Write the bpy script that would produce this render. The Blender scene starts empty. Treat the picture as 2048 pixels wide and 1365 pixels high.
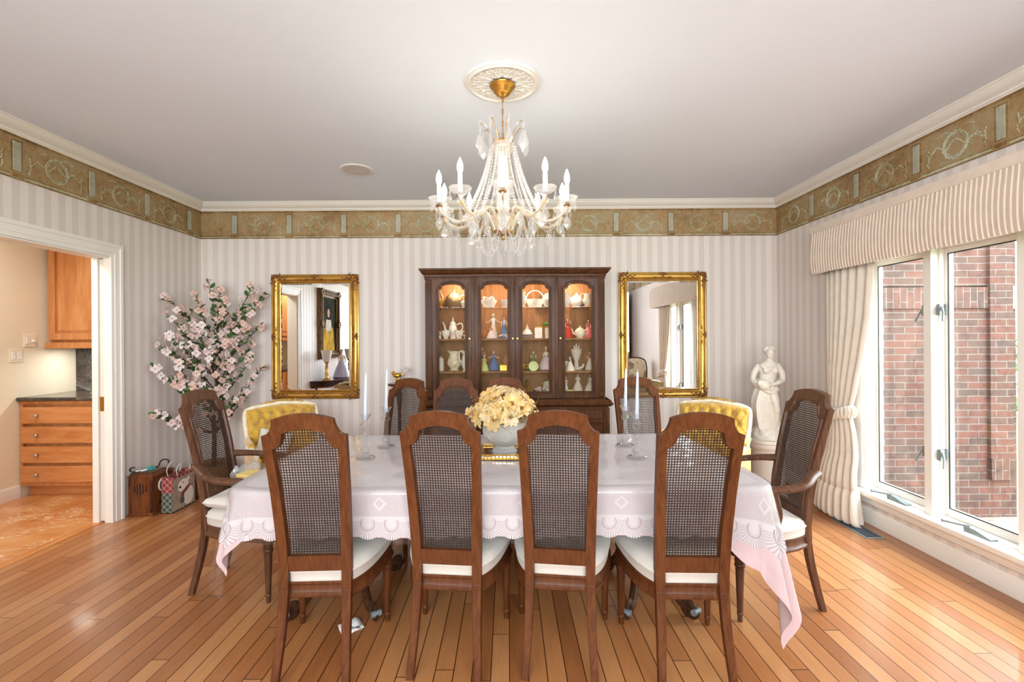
import bpy, bmesh, random
from math import *
from mathutils import Vector, Matrix

SC = bpy.context.scene
COL = SC.collection
RND = random.Random(7)

# ------------------------------------------------------------------ helpers
def lin(c):
    c = c / 255.0
    return c / 12.92 if c <= 0.04045 else ((c + 0.055) / 1.055) ** 2.4

def RGB(r, g, b):
    return (lin(r), lin(g), lin(b), 1.0)

class MB:
    """collects shapes for ONE mesh"""
    def __init__(s):
        s.v = []; s.f = []; s.m = []; s.uv = {}
    def add(s, vs, fs, mi=0, T=None):
        o = len(s.v)
        if T is not None:
            vs = [T @ Vector(p) for p in vs]
        s.v += [tuple(p) for p in vs]
        for f in fs:
            s.f.append(tuple(i + o for i in f)); s.m.append(mi)
        return s
    def box(s, a, b, mi=0, T=None):
        x0, y0, z0 = a; x1, y1, z1 = b
        vs = [(x0,y0,z0),(x1,y0,z0),(x1,y1,z0),(x0,y1,z0),(x0,y0,z1),(x1,y0,z1),(x1,y1,z1),(x0,y1,z1)]
        return s.add(vs, [(0,3,2,1),(4,5,6,7),(0,1,5,4),(1,2,6,5),(2,3,7,6),(3,0,4,7)], mi, T)
    def loft(s, rings, closed=True, cap=True, mi=0, T=None):
        n = len(rings[0]); vs = [p for r in rings for p in r]; fs = []
        for i in range(len(rings) - 1):
            for j in range(n if closed else n - 1):
                k = (j + 1) % n
                fs.append((i*n + j, i*n + k, (i+1)*n + k, (i+1)*n + j))
        if cap and closed:
            fs.append(tuple(range(n - 1, -1, -1)))
            fs.append(tuple(range((len(rings)-1)*n, len(rings)*n)))
        return s.add(vs, fs, mi, T)
    def grid(s, rows, mi=0, T=None):
        return s.loft(rows, closed=False, cap=False, mi=mi, T=T)
    def lathe(s, prof, n=24, c=(0,0,0), mod=None, mi=0, T=None, cap=True, sx=1, sy=1):
        rings = []
        for (r, z) in prof:
            ring = []
            for j in range(n):
                a = 2*pi*j/n
                q = r * (mod(a, z) if mod else 1)
                ring.append((c[0] + q*cos(a)*sx, c[1] + q*sin(a)*sy, c[2] + z))
            rings.append(ring)
        return s.loft(rings, True, cap, mi, T)
    def sphere(s, c, r, nu=12, nv=8, mi=0, T=None):
        if not hasattr(r, '__len__'): r = (r, r, r)
        rings = []
        for i in range(nv + 1):
            t = -pi/2 + pi*i/nv
            if i in (0, nv): t *= 0.999
            rings.append([(c[0]+r[0]*cos(t)*cos(2*pi*j/nu), c[1]+r[1]*cos(t)*sin(2*pi*j/nu), c[2]+r[2]*sin(t)) for j in range(nu)])
        return s.loft(rings, True, True, mi, T)
    def tube(s, path, r, n=8, closed=False, mi=0, T=None, flat=1.0, up=None):
        P = [Vector(p) for p in path]; N = len(P)
        R = r if hasattr(r, '__len__') else [r]*N
        rings = []; u = None
        for i in range(N):
            if closed: t = P[(i+1) % N] - P[i-1]
            else: t = P[min(i+1, N-1)] - P[max(i-1, 0)]
            if t.length < 1e-9: t = Vector((0,0,1))
            t.normalize()
            if u is None:
                u = Vector(up) if up else (Vector((0,0,1)) if abs(t.z) < .9 else Vector((1,0,0)))
            u = u - t*u.dot(t)
            if u.length < 1e-6: u = t.orthogonal()
            u.normalize(); w = t.cross(u)
            rings.append([P[i] + (u*cos(2*pi*j/n) + w*sin(2*pi*j/n)*flat)*R[i] for j in range(n)])
        if closed: rings.append(rings[0])
        return s.loft(rings, True, not closed, mi, T)
    def sweep(s, prof, path, closed=False, mi=0, T=None):
        """prof: (out, up) pairs swept along a horizontal path; out is to the right-hand side of travel"""
        P = [Vector(p) for p in path]; N = len(P); rings = []
        for i in range(N):
            if closed: a = P[i] - P[i-1]; b = P[(i+1) % N] - P[i]
            else: a = P[i] - P[max(i-1,0)]; b = P[min(i+1,N-1)] - P[i]
            if a.length < 1e-9: a = b
            if b.length < 1e-9: b = a
            a = a.normalized(); b = b.normalized()
            na = Vector((a.y, -a.x, 0)); nb = Vector((b.y, -b.x, 0))
            n_ = na + nb
            if n_.length < 1e-6: n_ = na
            n_.normalize(); k = 1/max(.35, n_.dot(na))
            rings.append([P[i] + n_*(o*k) + Vector((0,0,h)) for (o, h) in prof])
        if closed: rings.append(rings[0])
        return s.loft(rings, True, not closed, mi, T)
    def prism(s, poly, h0, h1, axis='z', mi=0, T=None):
        f = {'z': lambda p, h: (p[0], p[1], h), 'y': lambda p, h: (p[0], h, p[1]), 'x': lambda p, h: (h, p[0], p[1])}[axis]
        return s.loft([[f(p, h0) for p in poly], [f(p, h1) for p in poly]], True, True, mi, T)

def obj(name, mb, mats, parent=None, smooth=40, bevel=0, loc=None, rot=None, kind=None, seg=2):
    me = bpy.data.meshes.new(name)
    me.from_pydata(mb.v, [], mb.f)
    if not hasattr(mats, '__len__'): mats = [mats]
    for m in mats: me.materials.append(m)
    if len(mats) > 1: me.polygons.foreach_set('material_index', mb.m)
    bm = bmesh.new(); bm.from_mesh(me)
    bmesh.ops.recalc_face_normals(bm, faces=bm.faces)
    bm.to_mesh(me); bm.free()
    for nm, data in mb.uv.items():
        l = me.uv_layers.new(name=nm)
        for lp in me.loops: l.data[lp.index].uv = data[lp.vertex_index]
    if smooth:
        me.polygons.foreach_set('use_smooth', [True]*len(me.polygons))
        me.set_sharp_from_angle(angle=radians(smooth))
    me.update()
    o = bpy.data.objects.new(name, me); COL.objects.link(o)
    if parent: o.parent = parent
    if loc: o.location = loc
    if rot is not None: o.rotation_euler = rot if hasattr(rot, '__len__') else (0,0,rot)
    if kind: o['kind'] = kind
    if bevel:
        b = o.modifiers.new('edges', 'BEVEL'); b.width = bevel; b.segments = seg; b.limit_method = 'ANGLE'; b.angle_limit = radians(35)
    return o

def tag(o, label, cat, group=None, kind=None):
    o['label'] = label; o['category'] = cat
    if group: o['group'] = group
    if kind: o['kind'] = kind
    return o

def thing(name, label, cat, loc=(0,0,0), rz=0, group=None):
    o = bpy.data.objects.new(name, None); COL.objects.link(o)
    o.empty_display_size = .1
    o.location = loc; o.rotation_euler = (0,0,rz)
    return tag(o, label, cat, group)

def dup(root, loc, rz, label, group=None):
    def cp(o, par):
        c = o.copy(); COL.objects.link(c)
        if par: c.parent = par
        for ch in o.children: cp(ch, c)
        return c
    r = cp(root, None); r.location = loc; r.rotation_euler = (0,0,rz); r['label'] = label
    if group: r['group'] = group
    return r

def smoothstep(a, b, x):
    t = max(0, min(1, (x-a)/(b-a))); return t*t*(3-2*t)

def interp(tab, x):
    if x <= tab[0][0]: return tab[0][1]
    for (a, p), (b, q) in zip(tab, tab[1:]):
        if x <= b: return p + (q-p)*(x-a)/(b-a)
    return tab[-1][1]

def catmull(pts, n=6):
    P = [Vector(p) for p in pts]; out = []
    for i in range(len(P)-1):
        p0 = P[max(i-1,0)]; p1 = P[i]; p2 = P[i+1]; p3 = P[min(i+2,len(P)-1)]
        for k in range(n):
            t = k/n
            out.append(.5*((2*p1)+(p2-p0)*t+(2*p0-5*p1+4*p2-p3)*t*t+(3*p1-p0-3*p2+p3)*t**3))
    out.append(P[-1]); return out

# ------------------------------------------------------------------ materials
class NT:
    def __init__(s, name):
        s.mat = bpy.data.materials.new(name); s.mat.use_nodes = True
        s.t = s.mat.node_tree; s.t.nodes.clear()
        s.out = s.t.nodes.new('ShaderNodeOutputMaterial')
    def n(s, typ, **kw):
        nd = s.t.nodes.new('ShaderNode' + typ)
        for k, v in kw.items(): setattr(nd, k, v)
        return nd
    def put(s, sock, v):
        if v is None: return
        if isinstance(v, bpy.types.NodeSocket): s.t.links.new(v, sock)
        else: sock.default_value = v
    def m(s, op, a, b=None, c=None, clamp=False):
        nd = s.n('Math', operation=op, use_clamp=clamp)
        s.put(nd.inputs[0], a); s.put(nd.inputs[1], b); s.put(nd.inputs[2], c)
        return nd.outputs[0]
    def vec(s, x, y, z):
        nd = s.n('CombineXYZ'); s.put(nd.inputs[0], x); s.put(nd.inputs[1], y); s.put(nd.inputs[2], z); return nd.outputs[0]
    def sep(s, v):
        nd = s.n('SeparateXYZ'); s.put(nd.inputs[0], v); return nd.outputs
    def scale(s, v, k):
        nd = s.n('VectorMath', operation='MULTIPLY'); s.put(nd.inputs[0], v); nd.inputs[1].default_value = k; return nd.outputs[0]
    def noise(s, v, scale=5, detail=3, rough=.5, dist=0):
        nd = s.n('TexNoise'); s.put(nd.inputs['Vector'], v); nd.inputs['Scale'].default_value = scale
        nd.inputs['Detail'].default_value = detail; nd.inputs['Roughness'].default_value = rough; nd.inputs['Distortion'].default_value = dist
        return nd.outputs[0]
    def ramp(s, f, stops, interp='LINEAR'):
        nd = s.n('ValToRGB'); s.put(nd.inputs[0], f); cr = nd.color_ramp; cr.interpolation = interp
        while len(cr.elements) < len(stops): cr.elements.new(.5)
        for e, (p, c) in zip(cr.elements, stops): e.position = p; e.color = c
        return nd.outputs[0]
    def mix(s, f, a, b, typ='MIX'):
        nd = s.n('Mix', data_type='RGBA', blend_type=typ)
        s.put(nd.inputs[0], f); s.put(nd.inputs[6], a); s.put(nd.inputs[7], b); return nd.outputs[2]
    def obj(s): return s.n('TexCoord').outputs['Object']
    def uv(s, name):
        return s.n('UVMap', uv_map=name).outputs[0]
    def bump(s, h, strength=.3, dist=.01):
        nd = s.n('Bump'); nd.inputs['Strength'].default_value = strength; nd.inputs['Distance'].default_value = dist
        s.put(nd.inputs['Height'], h); return nd.outputs[0]
    def bsdf(s, col, rough=.5, metal=0, normal=None, spec=.5, trans=0, coat=0, sheen=0, ior=1.45, sub=0, emit=None, estr=0, coat_r=.1):
        p = s.n('BsdfPrincipled')
        s.put(p.inputs['Base Color'], col); s.put(p.inputs['Roughness'], rough); s.put(p.inputs['Metallic'], metal)
        s.put(p.inputs['Normal'], normal); p.inputs['Specular IOR Level'].default_value = spec
        p.inputs['Transmission Weight'].default_value = trans; p.inputs['Coat Weight'].default_value = coat
        p.inputs['Coat Roughness'].default_value = coat_r
        p.inputs['Sheen Weight'].default_value = sheen; p.inputs['IOR'].default_value = ior
        if emit: p.inputs['Emission Color'].default_value = emit; p.inputs['Emission Strength'].default_value = estr
        return p.outputs[0]
    def done(s, sh):
        s.t.links.new(sh, s.out.inputs[0]); return s.mat
    def mixsh(s, f, a, b):
        nd = s.n('MixShader'); s.put(nd.inputs[0], f); s.t.links.new(a, nd.inputs[1]); s.t.links.new(b, nd.inputs[2]); return nd.outputs[0]

def plain(name, col, rough=.5, metal=0, vary=.06, scale=8, bump=0, **kw):
    """a procedural surface: base colour broken up by soft noise"""
    t = NT(name); co = t.obj()
    n = t.noise(co, scale, 4)
    dark = tuple(c*(1-vary*2) for c in col[:3]) + (1,); lite = tuple(min(1, c*(1+vary)) for c in col[:3]) + (1,)
    c = t.ramp(n, [(.3, dark), (.7, lite)])
    nb = t.bump(t.noise(co, scale*6, 3), bump, .004) if bump else None
    return t.done(t.bsdf(c, rough, metal, nb, **kw))

def wood(name, dark, mid, lite, rough=.35, stretch=(22,22,2.2), coat=.25, bump=.05, big=.5):
    t = NT(name); co = t.obj()
    v = t.scale(co, stretch)
    n1 = t.noise(v, 1.6, 5, .6, 1.2); n2 = t.noise(t.scale(co, tuple(k*5 for k in stretch)), 1.0, 3, .6)
    n = t.m('ADD', t.m('MULTIPLY', n1, 1-big*.5), t.m('MULTIPLY', n2, big*.5))
    c = t.ramp(n, [(.28, dark), (.5, mid), (.75, lite)])
    return t.done(t.bsdf(c, rough, 0, t.bump(n2, bump, .003), coat=coat, spec=.2))

M = {}
M['chair'] = wood('walnut', RGB(62,32,15), RGB(90,49,23), RGB(113,68,36), .45, coat=.06)
M['chair_dk'] = wood('walnut_table', RGB(40,23,14), RGB(64,39,24), RGB(88,58,38), .4, coat=.12)
M['cab'] = wood('cabinet_oak', RGB(46,25,11), RGB(80,46,21), RGB(106,66,34), .45, (18,18,1.8), coat=.06)
M['cab_in'] = wood('cabinet_back', RGB(112,70,42), RGB(150,102,64), RGB(176,128,88), .5, (10,10,1.2), coat=0)
M['kitch'] = wood('cherry', RGB(170,104,58), RGB(198,134,82), RGB(216,160,108), .4, (7,7,1.0), coat=.2)
M['kitch_h'] = wood('cherry_horizontal', RGB(170,104,58), RGB(198,134,82), RGB(216,160,108), .4, (1.0,7,7), coat=.2)
M['radio'] = wood('radio_walnut', RGB(64,32,14), RGB(104,56,28), RGB(130,76,40), .35, (18,18,2), coat=.3)
M['darkwood'] = wood('mahogany', RGB(36,16,14), RGB(62,28,22), RGB(88,44,34), .25, coat=.4)
M['cane'] = plain('cane', RGB(52,34,24), .5, vary=.15, scale=60)
M['cush'] = plain('ivory_upholstery', RGB(208,200,188), .75, vary=.03, scale=12, bump=.12, sheen=.2)
M['white'] = plain('white_paint', RGB(236,232,224), .42, vary=.015, scale=3)
M['crown'] = plain('cream_paint', RGB(226,219,207), .5, vary=.015, scale=3)
M['ceil'] = plain('ceiling_paint', RGB(230,238,249), .85, vary=.012, scale=1.2)
M['plaster'] = plain('plaster', RGB(222,219,212), .7, vary=.02, scale=10)
M['marble'] = plain('white_statue', RGB(228,220,206), .55, vary=.02, scale=14)
M['cream_wall'] = plain('cream_wall', RGB(236,228,206), .7, vary=.015, scale=3)
M['brass'] = plain('brass', RGB(206,158,82), .28, 1.0, vary=.1, scale=12)
M['chrome'] = plain('brushed_nickel', RGB(190,192,196), .28, 1.0, vary=.05, scale=20)
M['steel'] = plain('grey_hardware', RGB(136,146,146), .45, .4, vary=.08, scale=30)
M['black'] = plain('black_rubber', RGB(22,22,24), .5, vary=.2, scale=20)
M['porc'] = plain('white_porcelain', RGB(242,236,224), .18, vary=.03, scale=30)
M['gold'] = plain('gilding', RGB(212,164,74), .35, .9, vary=.12, scale=40)
M['curtain'] = plain('ivory_linen', RGB(220,208,192), .85, vary=.03, scale=14, bump=.15, sheen=.3)
M['wax'] = plain('candle_wax', RGB(196,200,210), .3, vary=.02, scale=20, coat=.3)
M['leaf'] = plain('leaf_green', RGB(70,104,52), .5, vary=.35, scale=9)
M['bark'] = plain('bark', RGB(74,56,42), .7, vary=.2, scale=30)
M['stamen'] = plain('flower_heart', RGB(60,36,40), .7, vary=.1)

def glass(name, tint=(1,1,1,1), white=.0, rough=.0, refl=1.0):
    """thin clear glass: transparent with Fresnel reflection and a little white mixed in"""
    t = NT(name)
    fr = t.n('Fresnel'); fr.inputs[0].default_value = 1.5
    tr = t.n('BsdfTransparent'); tr.inputs[0].default_value = tint
    gl = t.n('BsdfGlossy'); gl.inputs['Roughness'].default_value = rough
    bk = t.n('NewGeometry').outputs['Backfacing']
    f = t.m('MULTIPLY', t.m('MULTIPLY', fr.outputs[0], refl), t.m('SUBTRACT', 1.0, bk), clamp=True)
    a = t.mixsh(f, tr.outputs[0], gl.outputs[0])
    if white:
        d = t.n('BsdfDiffuse'); d.inputs[0].default_value = RGB(250,248,244)
        tl = t.n('BsdfTranslucent'); tl.inputs[0].default_value = RGB(250,248,244)
        a = t.mixsh(white, a, t.mixsh(.5, d.outputs[0], tl.outputs[0]))
    return t.done(a)
M['pane'] = glass('window_glass', (.97,.985,.985,1), 0, 0, .9)
M['crystal'] = glass('cut_crystal', (.96,.965,.97,1), .17, .03, 3.0)  # white share stands in for the overexposed sparkle of clear crystal
M['drop'] = glass('crystal_drop', (.95,.955,.96,1), .22, .05, 2.6)  # clear drops whitened to carry the chandelier's glare in their colour
M['glassware'] = glass('pressed_glass', (.965,.97,.975,1), .02, .02, 2.8)
M['plastic'] = glass('clear_plastic', (.985,.985,.985,1), .02, .12, .85)

def mirror_mat():
    t = NT('mirror_silver'); g = t.n('BsdfGlossy'); g.inputs['Roughness'].default_value = 0.0; g.inputs[0].default_value = (.88,.89,.89,1)
    return t.done(g.outputs[0])
M['mirror'] = mirror_mat()

def emis(name, col, s):
    t = NT(name); e = t.n('Emission'); e.inputs[0].default_value = col; e.inputs[1].default_value = s
    return t.done(e.outputs[0])

def floor_mat():
    t = NT('oak_strip_floor'); x, y, z = t.sep(t.obj())
    w = .0785
    xi = t.m('DIVIDE', x, w); row = t.m('FLOOR', xi)
    wn = t.n('TexWhiteNoise', noise_dimensions='1D'); t.put(wn.inputs['W'], row)
    yy = t.m('ADD', t.m('DIVIDE', y, 1.5), t.m('MULTIPLY', wn.outputs[0], 9.0)); col = t.m('FLOOR', yy)
    wn2 = t.n('TexWhiteNoise', noise_dimensions='2D'); t.put(wn2.inputs['Vector'], t.vec(row, col, 0.0))
    r = wn2.outputs[0]
    gv = t.vec(t.m('ADD', t.m('MULTIPLY', x, 34.0), t.m('MULTIPLY', r, 40.0)), t.m('MULTIPLY', y, 1.8), t.m('MULTIPLY', r, 17.0))
    g = t.noise(gv, 1.5, 5, .6, 1.0); g2 = t.noise(gv, 6, 3, .6)
    f = t.m('ADD', t.m('MULTIPLY', r, .5), t.m('ADD', t.m('MULTIPLY', g, .36), t.m('MULTIPLY', g2, .18)))
    c = t.ramp(f, [(.1, RGB(128,75,39)), (.4, RGB(157,99,56)), (.6, RGB(171,114,68)), (.9, RGB(189,136,88))])
    fx = t.m('FRACT', xi); e = t.m('MINIMUM', fx, t.m('SUBTRACT', 1.0, fx))
    fy = t.m('FRACT', yy); ey = t.m('MULTIPLY', t.m('MINIMUM', fy, t.m('SUBTRACT', 1.0, fy)), 1.5/w)
    seam = t.m('LESS_THAN', t.m('MINIMUM', e, ey), .026)
    c = t.mix(seam, c, RGB(58,28,12))
    h = t.m('MULTIPLY', t.m('SUBTRACT', 1.0, seam), 1.0)
    rough = t.m('ADD', .24, t.m('MULTIPLY', g2, .16))
    return t.done(t.bsdf(c, rough, 0, t.bump(h, .5, .0015), coat=.3, coat_r=.12))
M['floor'] = floor_mat()

def tile_mat():
    t = NT('marble_tile'); co = t.obj(); x, y, z = t.sep(co)
    n = t.noise(co, 2.2, 6, .6, 1.0)
    v = t.noise(t.scale(co, (1.5,5,1)), 1.7, 6, .62, 2.0)
    vein = t.m('LESS_THAN', t.m('ABSOLUTE', t.m('SUBTRACT', v, .5)), .008)
    n3 = t.noise(co, 3.0, 2); vein = t.m('MULTIPLY', vein, t.m('GREATER_THAN', n3, .5))
    c = t.ramp(n, [(.3, RGB(186,116,62)), (.5, RGB(206,144,88)), (.7, RGB(222,176,124))])
    c = t.mix(vein, c, RGB(246,232,208))
    fx = t.m('FRACT', t.m('DIVIDE', t.m('ADD', x, .12), .45)); fy = t.m('FRACT', t.m('DIVIDE', t.m('ADD', y, .1), .45))
    g = t.m('LESS_THAN', t.m('MINIMUM', fx, fy), .008)
    c = t.mix(g, c, RGB(160,96,54))
    return t.done(t.bsdf(c, .22, 0, None, coat=.2))
M['tile'] = tile_mat()

def paper_mat():
    t = NT('striped_wallpaper'); co = t.obj(); x, y, z = t.sep(co)
    s = t.m('FRACT', t.m('DIVIDE', t.m('ADD', t.m('ADD', x, y), .018), .1035))
    f = t.m('GREATER_THAN', s, .5)
    n = t.noise(t.scale(co, (60,60,4)), 1.0, 3)
    a = t.mix(n, RGB(224,215,207), RGB(230,222,214)); b = t.mix(n, RGB(212,201,193), RGB(218,208,200))
    c = t.mix(f, a, b)
    return t.done(t.bsdf(c, t.m('ADD', .45, t.m('MULTIPLY', f, .12)), 0, None, spec=.35))
M['paper'] = paper_mat()

def frieze_mat(name, c1, c2, c3):
    t = NT(name); co = t.obj()
    n = t.noise(co, 4, 5, .65); n2 = t.noise(co, 34, 4, .7)
    c = t.ramp(t.m('ADD', t.m('MULTIPLY', n, .6), t.m('MULTIPLY', n2, .4)), [(.38, c1), (.5, c2), (.62, c3)])
    return t.done(t.bsdf(c, .6, .1, t.bump(n2, .5, .006)))
M['frieze'] = frieze_mat('bronze_border', RGB(138,108,68), RGB(164,135,92), RGB(166,152,120))
M['frieze_hi'] = frieze_mat('verdigris_relief', RGB(150,138,98), RGB(176,170,138), RGB(198,198,174))
M['frieze_pil'] = frieze_mat('verdigris_pilaster', RGB(160,158,136), RGB(176,172,150), RGB(188,186,168))
M['frieze_edge'] = frieze_mat('bronze_edge', RGB(96,70,38), RGB(136,104,58), RGB(164,136,84))

def granite_mat():
    t = NT('dark_granite'); co = t.obj()
    n = t.noise(co, 55, 4, .7); n2 = t.noise(co, 9, 4)
    c = t.ramp(t.m('ADD', t.m('MULTIPLY', n, .6), t.m('MULTIPLY', n2, .4)), [(.36, RGB(38,36,38)), (.5, RGB(74,68,64)), (.6, RGB(104,94,84)), (.72, RGB(190,180,168))])
    return t.done(t.bsdf(c, .16, 0, None))
M['granite'] = granite_mat()

def brick_mat(name='red_brick', wob=0, soldier=False):
    t = NT(name); x, y, z = t.sep(t.obj())
    b = t.n('TexBrick'); b.offset = .5
    v = t.vec(z, x, 0.0) if soldier else t.vec(t.m('ADD', x, y), z, 0.0)
    t.put(b.inputs['Vector'], v); b.inputs['Scale'].default_value = 1.0
    b.inputs['Color1'].default_value = RGB(82,56,48); b.inputs['Color2'].default_value = RGB(64,55,50)
    b.inputs['Mortar'].default_value = RGB(92,87,82); b.inputs['Mortar Size'].default_value = .0045
    b.inputs['Mortar Smooth'].default_value = .2; b.inputs['Bias'].default_value = -.15
    b.inputs['Brick Width'].default_value = .203; b.inputs['Row Height'].default_value = .0677
    n = t.noise(t.obj(), 14, 5, .65)
    c = t.mix(.45, b.outputs[0], t.ramp(n, [(.3, RGB(104,90,84)), (.5, RGB(188,186,184)), (.75, RGB(230,226,222))]), 'OVERLAY')
    h = t.m('SUBTRACT', 1.0, b.outputs[1])
    return t.done(t.bsdf(c, .85, 0, t.bump(h, .6, .006), spec=.2))
M['brick'] = brick_mat()
M['soldier'] = brick_mat('soldier_brick', soldier=True)
M['lawn'] = plain('lawn', RGB(112,132,84), .9, vary=.3, scale=6, bump=.3)
M['mulch'] = plain('mulch', RGB(140,116,98), .9, vary=.35, scale=16, bump=.4)
M['hedge'] = plain('hedge_leaf', RGB(92,122,76), .7, vary=.4, scale=8)

def velvet_mat():
    t = NT('gold_velvet'); co = t.obj()
    n = t.noise(co, 18, 4, .6)
    c = t.ramp(n, [(.3, RGB(176,130,26)), (.5, RGB(200,154,40)), (.72, RGB(218,178,68))])
    return t.done(t.bsdf(c, .6, 0, t.bump(n, .2, .004), sheen=.8))
M['velvet'] = velvet_mat()

# lace, pink cloth
PINK = RGB(200,172,171)
M['pink'] = plain('pink_cloth', PINK, .7, vary=.02, scale=6, sheen=.2)
def lace_mat():
    t = NT('white_lace')
    s, d, _ = t.sep(t.uv('edge')); X, Y, _ = t.sep(t.uv('flat'))
    # plain woven centre with faint wavy figure
    k = .0085
    def dots(u, v, kk, r):
        a = t.m('SUBTRACT', t.m('FRACT', t.m('DIVIDE', u, kk)), .5); b = t.m('SUBTRACT', t.m('FRACT', t.m('DIVIDE', v, kk)), .5)
        return t.m('LESS_THAN', t.m('ADD', t.m('MULTIPLY', a, a), t.m('MULTIPLY', b, b)), r*r)
    rot_u = t.m('ADD', X, Y); rot_v = t.m('SUBTRACT', X, Y)
    net = dots(t.m('ADD', s, d), t.m('SUBTRACT', s, d), k*.95, .36)
    zone_net = t.m('MULTIPLY', t.m('GREATER_THAN', d, -.035), t.m('LESS_THAN', d, .125))
    band = t.m('MULTIPLY', t.m('GREATER_THAN', d, .118), t.m('LESS_THAN', d, .135))
    # scallop fans along the hem
    P = .105
    ss = t.m('MULTIPLY', t.m('SUBTRACT', t.m('FRACT', t.m('DIVIDE', s, P)), .5), P)
    dd = t.m('SUBTRACT', d, .158)
    rad = t.m('SQRT', t.m('ADD', t.m('MULTIPLY', ss, ss), t.m('MULTIPLY', dd, dd)))
    ang = t.m('ARCTAN2', ss, dd)
    ray = t.m('LESS_THAN', t.m('ABSOLUTE', t.m('SUBTRACT', t.m('FRACT', t.m('MULTIPLY', ang, 5.6)), .5)), .13)
    ray = t.m('MULTIPLY', ray, t.m('GREATER_THAN', dd, -.012))
    low = t.m('GREATER_THAN', dd, -.02)
    fan = t.m('MULTIPLY', low, t.m('MULTIPLY', ray, t.m('GREATER_THAN', rad, .018)))
    ring = t.m('LESS_THAN', t.m('ABSOLUTE', t.m('SUBTRACT', rad, .03)), .002)
    fan2 = t.m('MAXIMUM', fan, t.m('MULTIPLY', ring, low))
    # diamonds in the net
    q = t.m('ADD', t.m('ABSOLUTE', t.m('SUBTRACT', t.m('FRACT', t.m('DIVIDE', s, .21)), .5)), t.m('DIVIDE', t.m('ABSOLUTE', t.m('SUBTRACT', d, .07)), .21))
    diam = t.m('LESS_THAN', t.m('ABSOLUTE', t.m('SUBTRACT', q, .12)), .03)
    hole = t.m('MULTIPLY', t.m('MULTIPLY', net, zone_net), t.m('SUBTRACT', 1.0, diam))
    hole = t.m('MAXIMUM', hole, t.m('MULTIPLY', fan2, t.m('GREATER_THAN', d, .135)))
    # faint figure on top
    wv = t.noise(t.vec(t.m('MULTIPLY', X, 3.0), t.m('MULTIPLY', Y, 14.0), 0.0), 2.0, 3, .5, 1.5)
    fig = t.m('LESS_THAN', t.m('ABSOLUTE', t.m('SUBTRACT', wv, .5)), .02)
    hole = t.m('ADD', t.m('MULTIPLY', hole, .75), t.m('MULTIPLY', t.m('MULTIPLY', fig, t.m('LESS_THAN', d, -.04)), .14), clamp=True)
    hole = t.m('MAXIMUM', hole, .06)
    # the scalloped hem is cut away
    cut = t.m('MULTIPLY', t.m('GREATER_THAN', rad, .068), t.m('GREATER_THAN', d, .19))
    alpha = t.m('MAXIMUM', hole, cut)
    tr = t.n('BsdfTransparent')
    di = t.bsdf(RGB(200,191,191), .7, 0, t.bump(t.m('ADD', wv, t.m('MULTIPLY', hole, -.5)), .25, .004), sheen=.2)
    return t.done(t.mixsh(alpha, di, tr.outputs[0]))
M['lace'] = lace_mat()
# ------------------------------------------------------------------ the room
XL, XR, YB, YF, HC = -3.06, 2.70, 4.84, -1.6, 2.774
D1A, D1B, D1H = 2.62, 3.72, 2.05            # doorway in the left wall
WA, WB, WZ0, WZ1 = 1.38, 3.685, .215, 1.985   # window in the right wall

def structure(name, mb, mat, **kw):
    return obj(name, mb, mat, kind='structure', **kw)

b = MB().box((XL-.07, YF-.1, -.12), (XR+.02, YB+.02, 0)); structure('floor', b, M['floor'], smooth=0)
b = MB().box((XL-.2, YF-.2, HC), (XR+.2, YB+.2, HC+.1)); structure('ceiling', b, M['ceil'], smooth=0)
b = MB().box((XL-.14, YB, -.12), (XR+.2, YB+.15, HC)); structure('wall_back', b, M['paper'], smooth=0)
b = MB(); b.box((XL-.14, YF, -.12), (XL, D1A, HC)); b.box((XL-.14, D1A, D1H), (XL, D1B+.08, HC)); b.box((XL-.14, D1B+.08, -.12), (XL, YB, HC))
structure('wall_left', b, M['paper'], smooth=0)
b = MB(); b.box((XR, YF, -.5), (XR+.15, WA, HC)); b.box((XR, WA, -.5), (XR+.15, WB, WZ0)); b.box((XR, WA, WZ1), (XR+.15, WB, HC)); b.box((XR, WB, -.5), (XR+.15, YB, HC))
structure('wall_right', b, M['paper'], smooth=0)
b = MB(); b.box((XL-.2, YF-.15, -.12), (-2.4, YF, HC)); b.box((2.0, YF-.15, -.12), (XR+.2, YF, HC)); b.box((-2.4, YF-.15, -.12), (2.0, YF, 1.0)); b.box((-2.4, YF-.15, 2.5), (2.0, YF, HC))
structure('wall_front', b, M['paper'], smooth=0)

# unseen window added behind the camera to let in fill daylight
b = MB()
for x in (-2.4, -1.3, -.2, .9, 1.94): b.box((x, YF-.11, 1.0), (x+.06, YF-.03, 2.5))
b.box((-2.4, YF-.11, 1.0), (2.0, YF-.02, 1.07)); b.box((-2.4, YF-.11, 2.44), (2.0, YF-.03, 2.5))
w2 = structure('fill_window', b, M['white'], smooth=0)
obj('pane', MB().box((-2.36, YF-.075, 1.05), (1.96, YF-.069, 2.46)), M['pane'], w2, smooth=0)

room = [(XL, YF, 0), (XL, YB, 0), (XR, YB, 0), (XR, YF, 0)]
crown = [(0,HC),(.066,HC),(.066,HC-.008),(.059,HC-.013),(.055,HC-.026),(.043,HC-.043),(.027,HC-.056),(.018,HC-.061),(.016,HC-.066),(.016,HC-.074),(.009,HC-.077),(.009,HC-.085),(0,HC-.085)]
b = MB(); b.sweep(crown, room, closed=True); structure('trim_1', b, M['crown'], smooth=35)

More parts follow.
